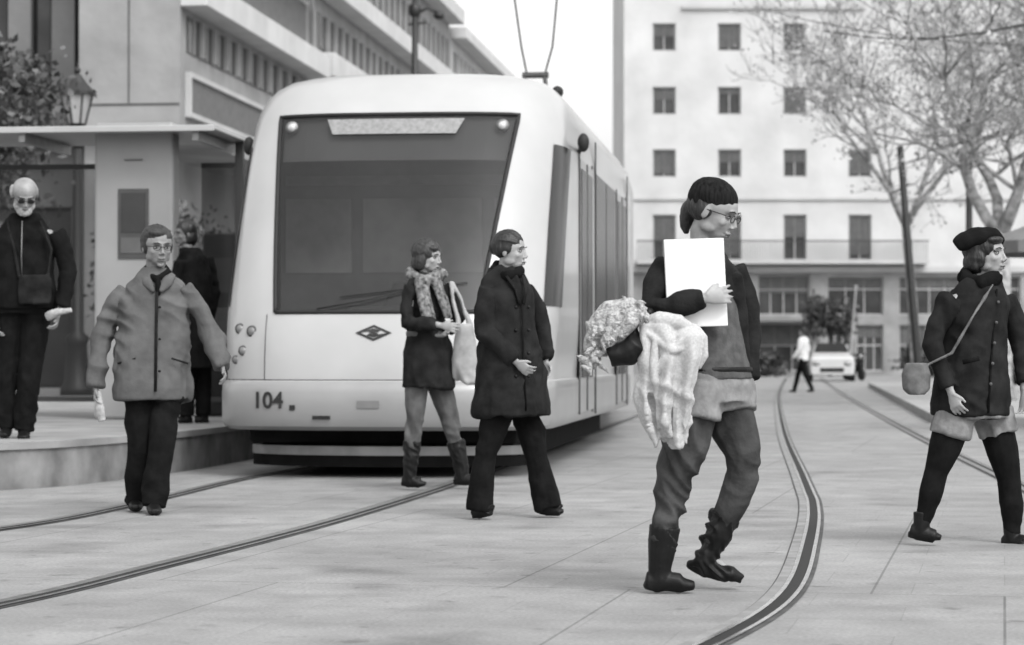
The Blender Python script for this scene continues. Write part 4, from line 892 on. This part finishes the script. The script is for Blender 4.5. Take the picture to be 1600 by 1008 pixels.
b=MB(); b.tube([(-.33,.2,1.05),(0,.15,1.02),(.33,.2,1.05)],.02,n=8); b.obj('handlebar',rub,e); b=MB(); b.tube([(0,.5,.78),(0,.8,.82),(0,1.3,.84)],[(.1,.04),(.15,.06),(.12,.05)],ref=(1,0,0)); b.obj('seat',charc,e,smooth=True)
b=MB(); b.ell((0,.04,.95),(.09,.05,.09)); b.obj('headlight',metal,e,smooth=True)
e=empty('parasol',V((6.9,30,0)),'grey cafe parasol open on a pole','parasol')
b=MB(); n=8; vs=[(0,0,2.75)]+[(1.1*math.cos(k*math.pi/4),1.1*math.sin(k*math.pi/4),2.35) for k in range(8)]+[(1.1*math.cos(k*math.pi/4),1.1*math.sin(k*math.pi/4),2.2) for k in range(8)]
b.add(vs,[(0,1+k,1+(k+1)%8) for k in range(8)]+[(1+k,9+k,9+(k+1)%8,1+(k+1)%8) for k in range(8)]); b.obj('canopy',mat('parasol_grey',.15,.8),e); b=MB(); b.tube([(0,0,0),(0,0,.06),(0,0,.07),(0,0,2.75)],[.28,.28,.025,.025]); b.obj('pole',metal,e)
e=empty('sign_post',V(((1326-800)/F*114,114,0)),'thin pale leaning flag post','post')
b=MB(); b.tube([(0,0,0),(.35,0,4.2)],.04,n=8); b.ell((.35,0,4.24),(.08,.08,.08)); b.obj('pole',lightc,e)

# ------------------------------------------------------------------ light, camera
w=bpy.data.worlds.new('World'); bpy.context.scene.world=w; w.use_nodes=True; n=w.node_tree.nodes; L=w.node_tree.links
sk=n.new('ShaderNodeTexSky'); sk.sky_type='NISHITA'; sk.sun_disc=False; sk.sun_elevation=math.radians(48); sk.sun_rotation=math.radians(150); sk.air_density=1.6; sk.dust_density=5
bwn=n.new('ShaderNodeRGBToBW'); L.new(sk.outputs[0],bwn.inputs[0])
ma=n.new('ShaderNodeMath'); ma.operation='MULTIPLY_ADD'; ma.inputs[1].default_value=1.55; ma.inputs[2].default_value=2.6; L.new(bwn.outputs[0],ma.inputs[0])   # thin even cloud veil
L.new(ma.outputs[0],n['Background'].inputs[0]); n['Background'].inputs[1].default_value=.15
s=bpy.data.lights.new('Sun','SUN'); s.energy=.95; s.angle=math.radians(10); so=bpy.data.objects.new('Sun',s); C.objects.link(so)
az=math.radians(150); el=math.radians(48); dr=V((math.sin(az)*math.cos(el),math.cos(az)*math.cos(el),math.sin(el))); so.rotation_euler=dr.to_track_quat('Z','Y').to_euler()
cam=bpy.data.cameras.new('Camera'); co=bpy.data.objects.new('Camera',cam); C.objects.link(co); cam.lens=85; cam.sensor_width=36; co.location=(0,0,CH)
co.rotation_euler=(math.radians(90)+math.atan(54/F),0,0); cam.clip_end=3000; cam.dof.use_dof=True; cam.dof.focus_distance=11.0; cam.dof.aperture_fstop=4.0
sc=bpy.context.scene; sc.camera=co; sc.view_settings.view_transform='Standard'; sc.view_settings.look='None'; sc.view_settings.exposure=0
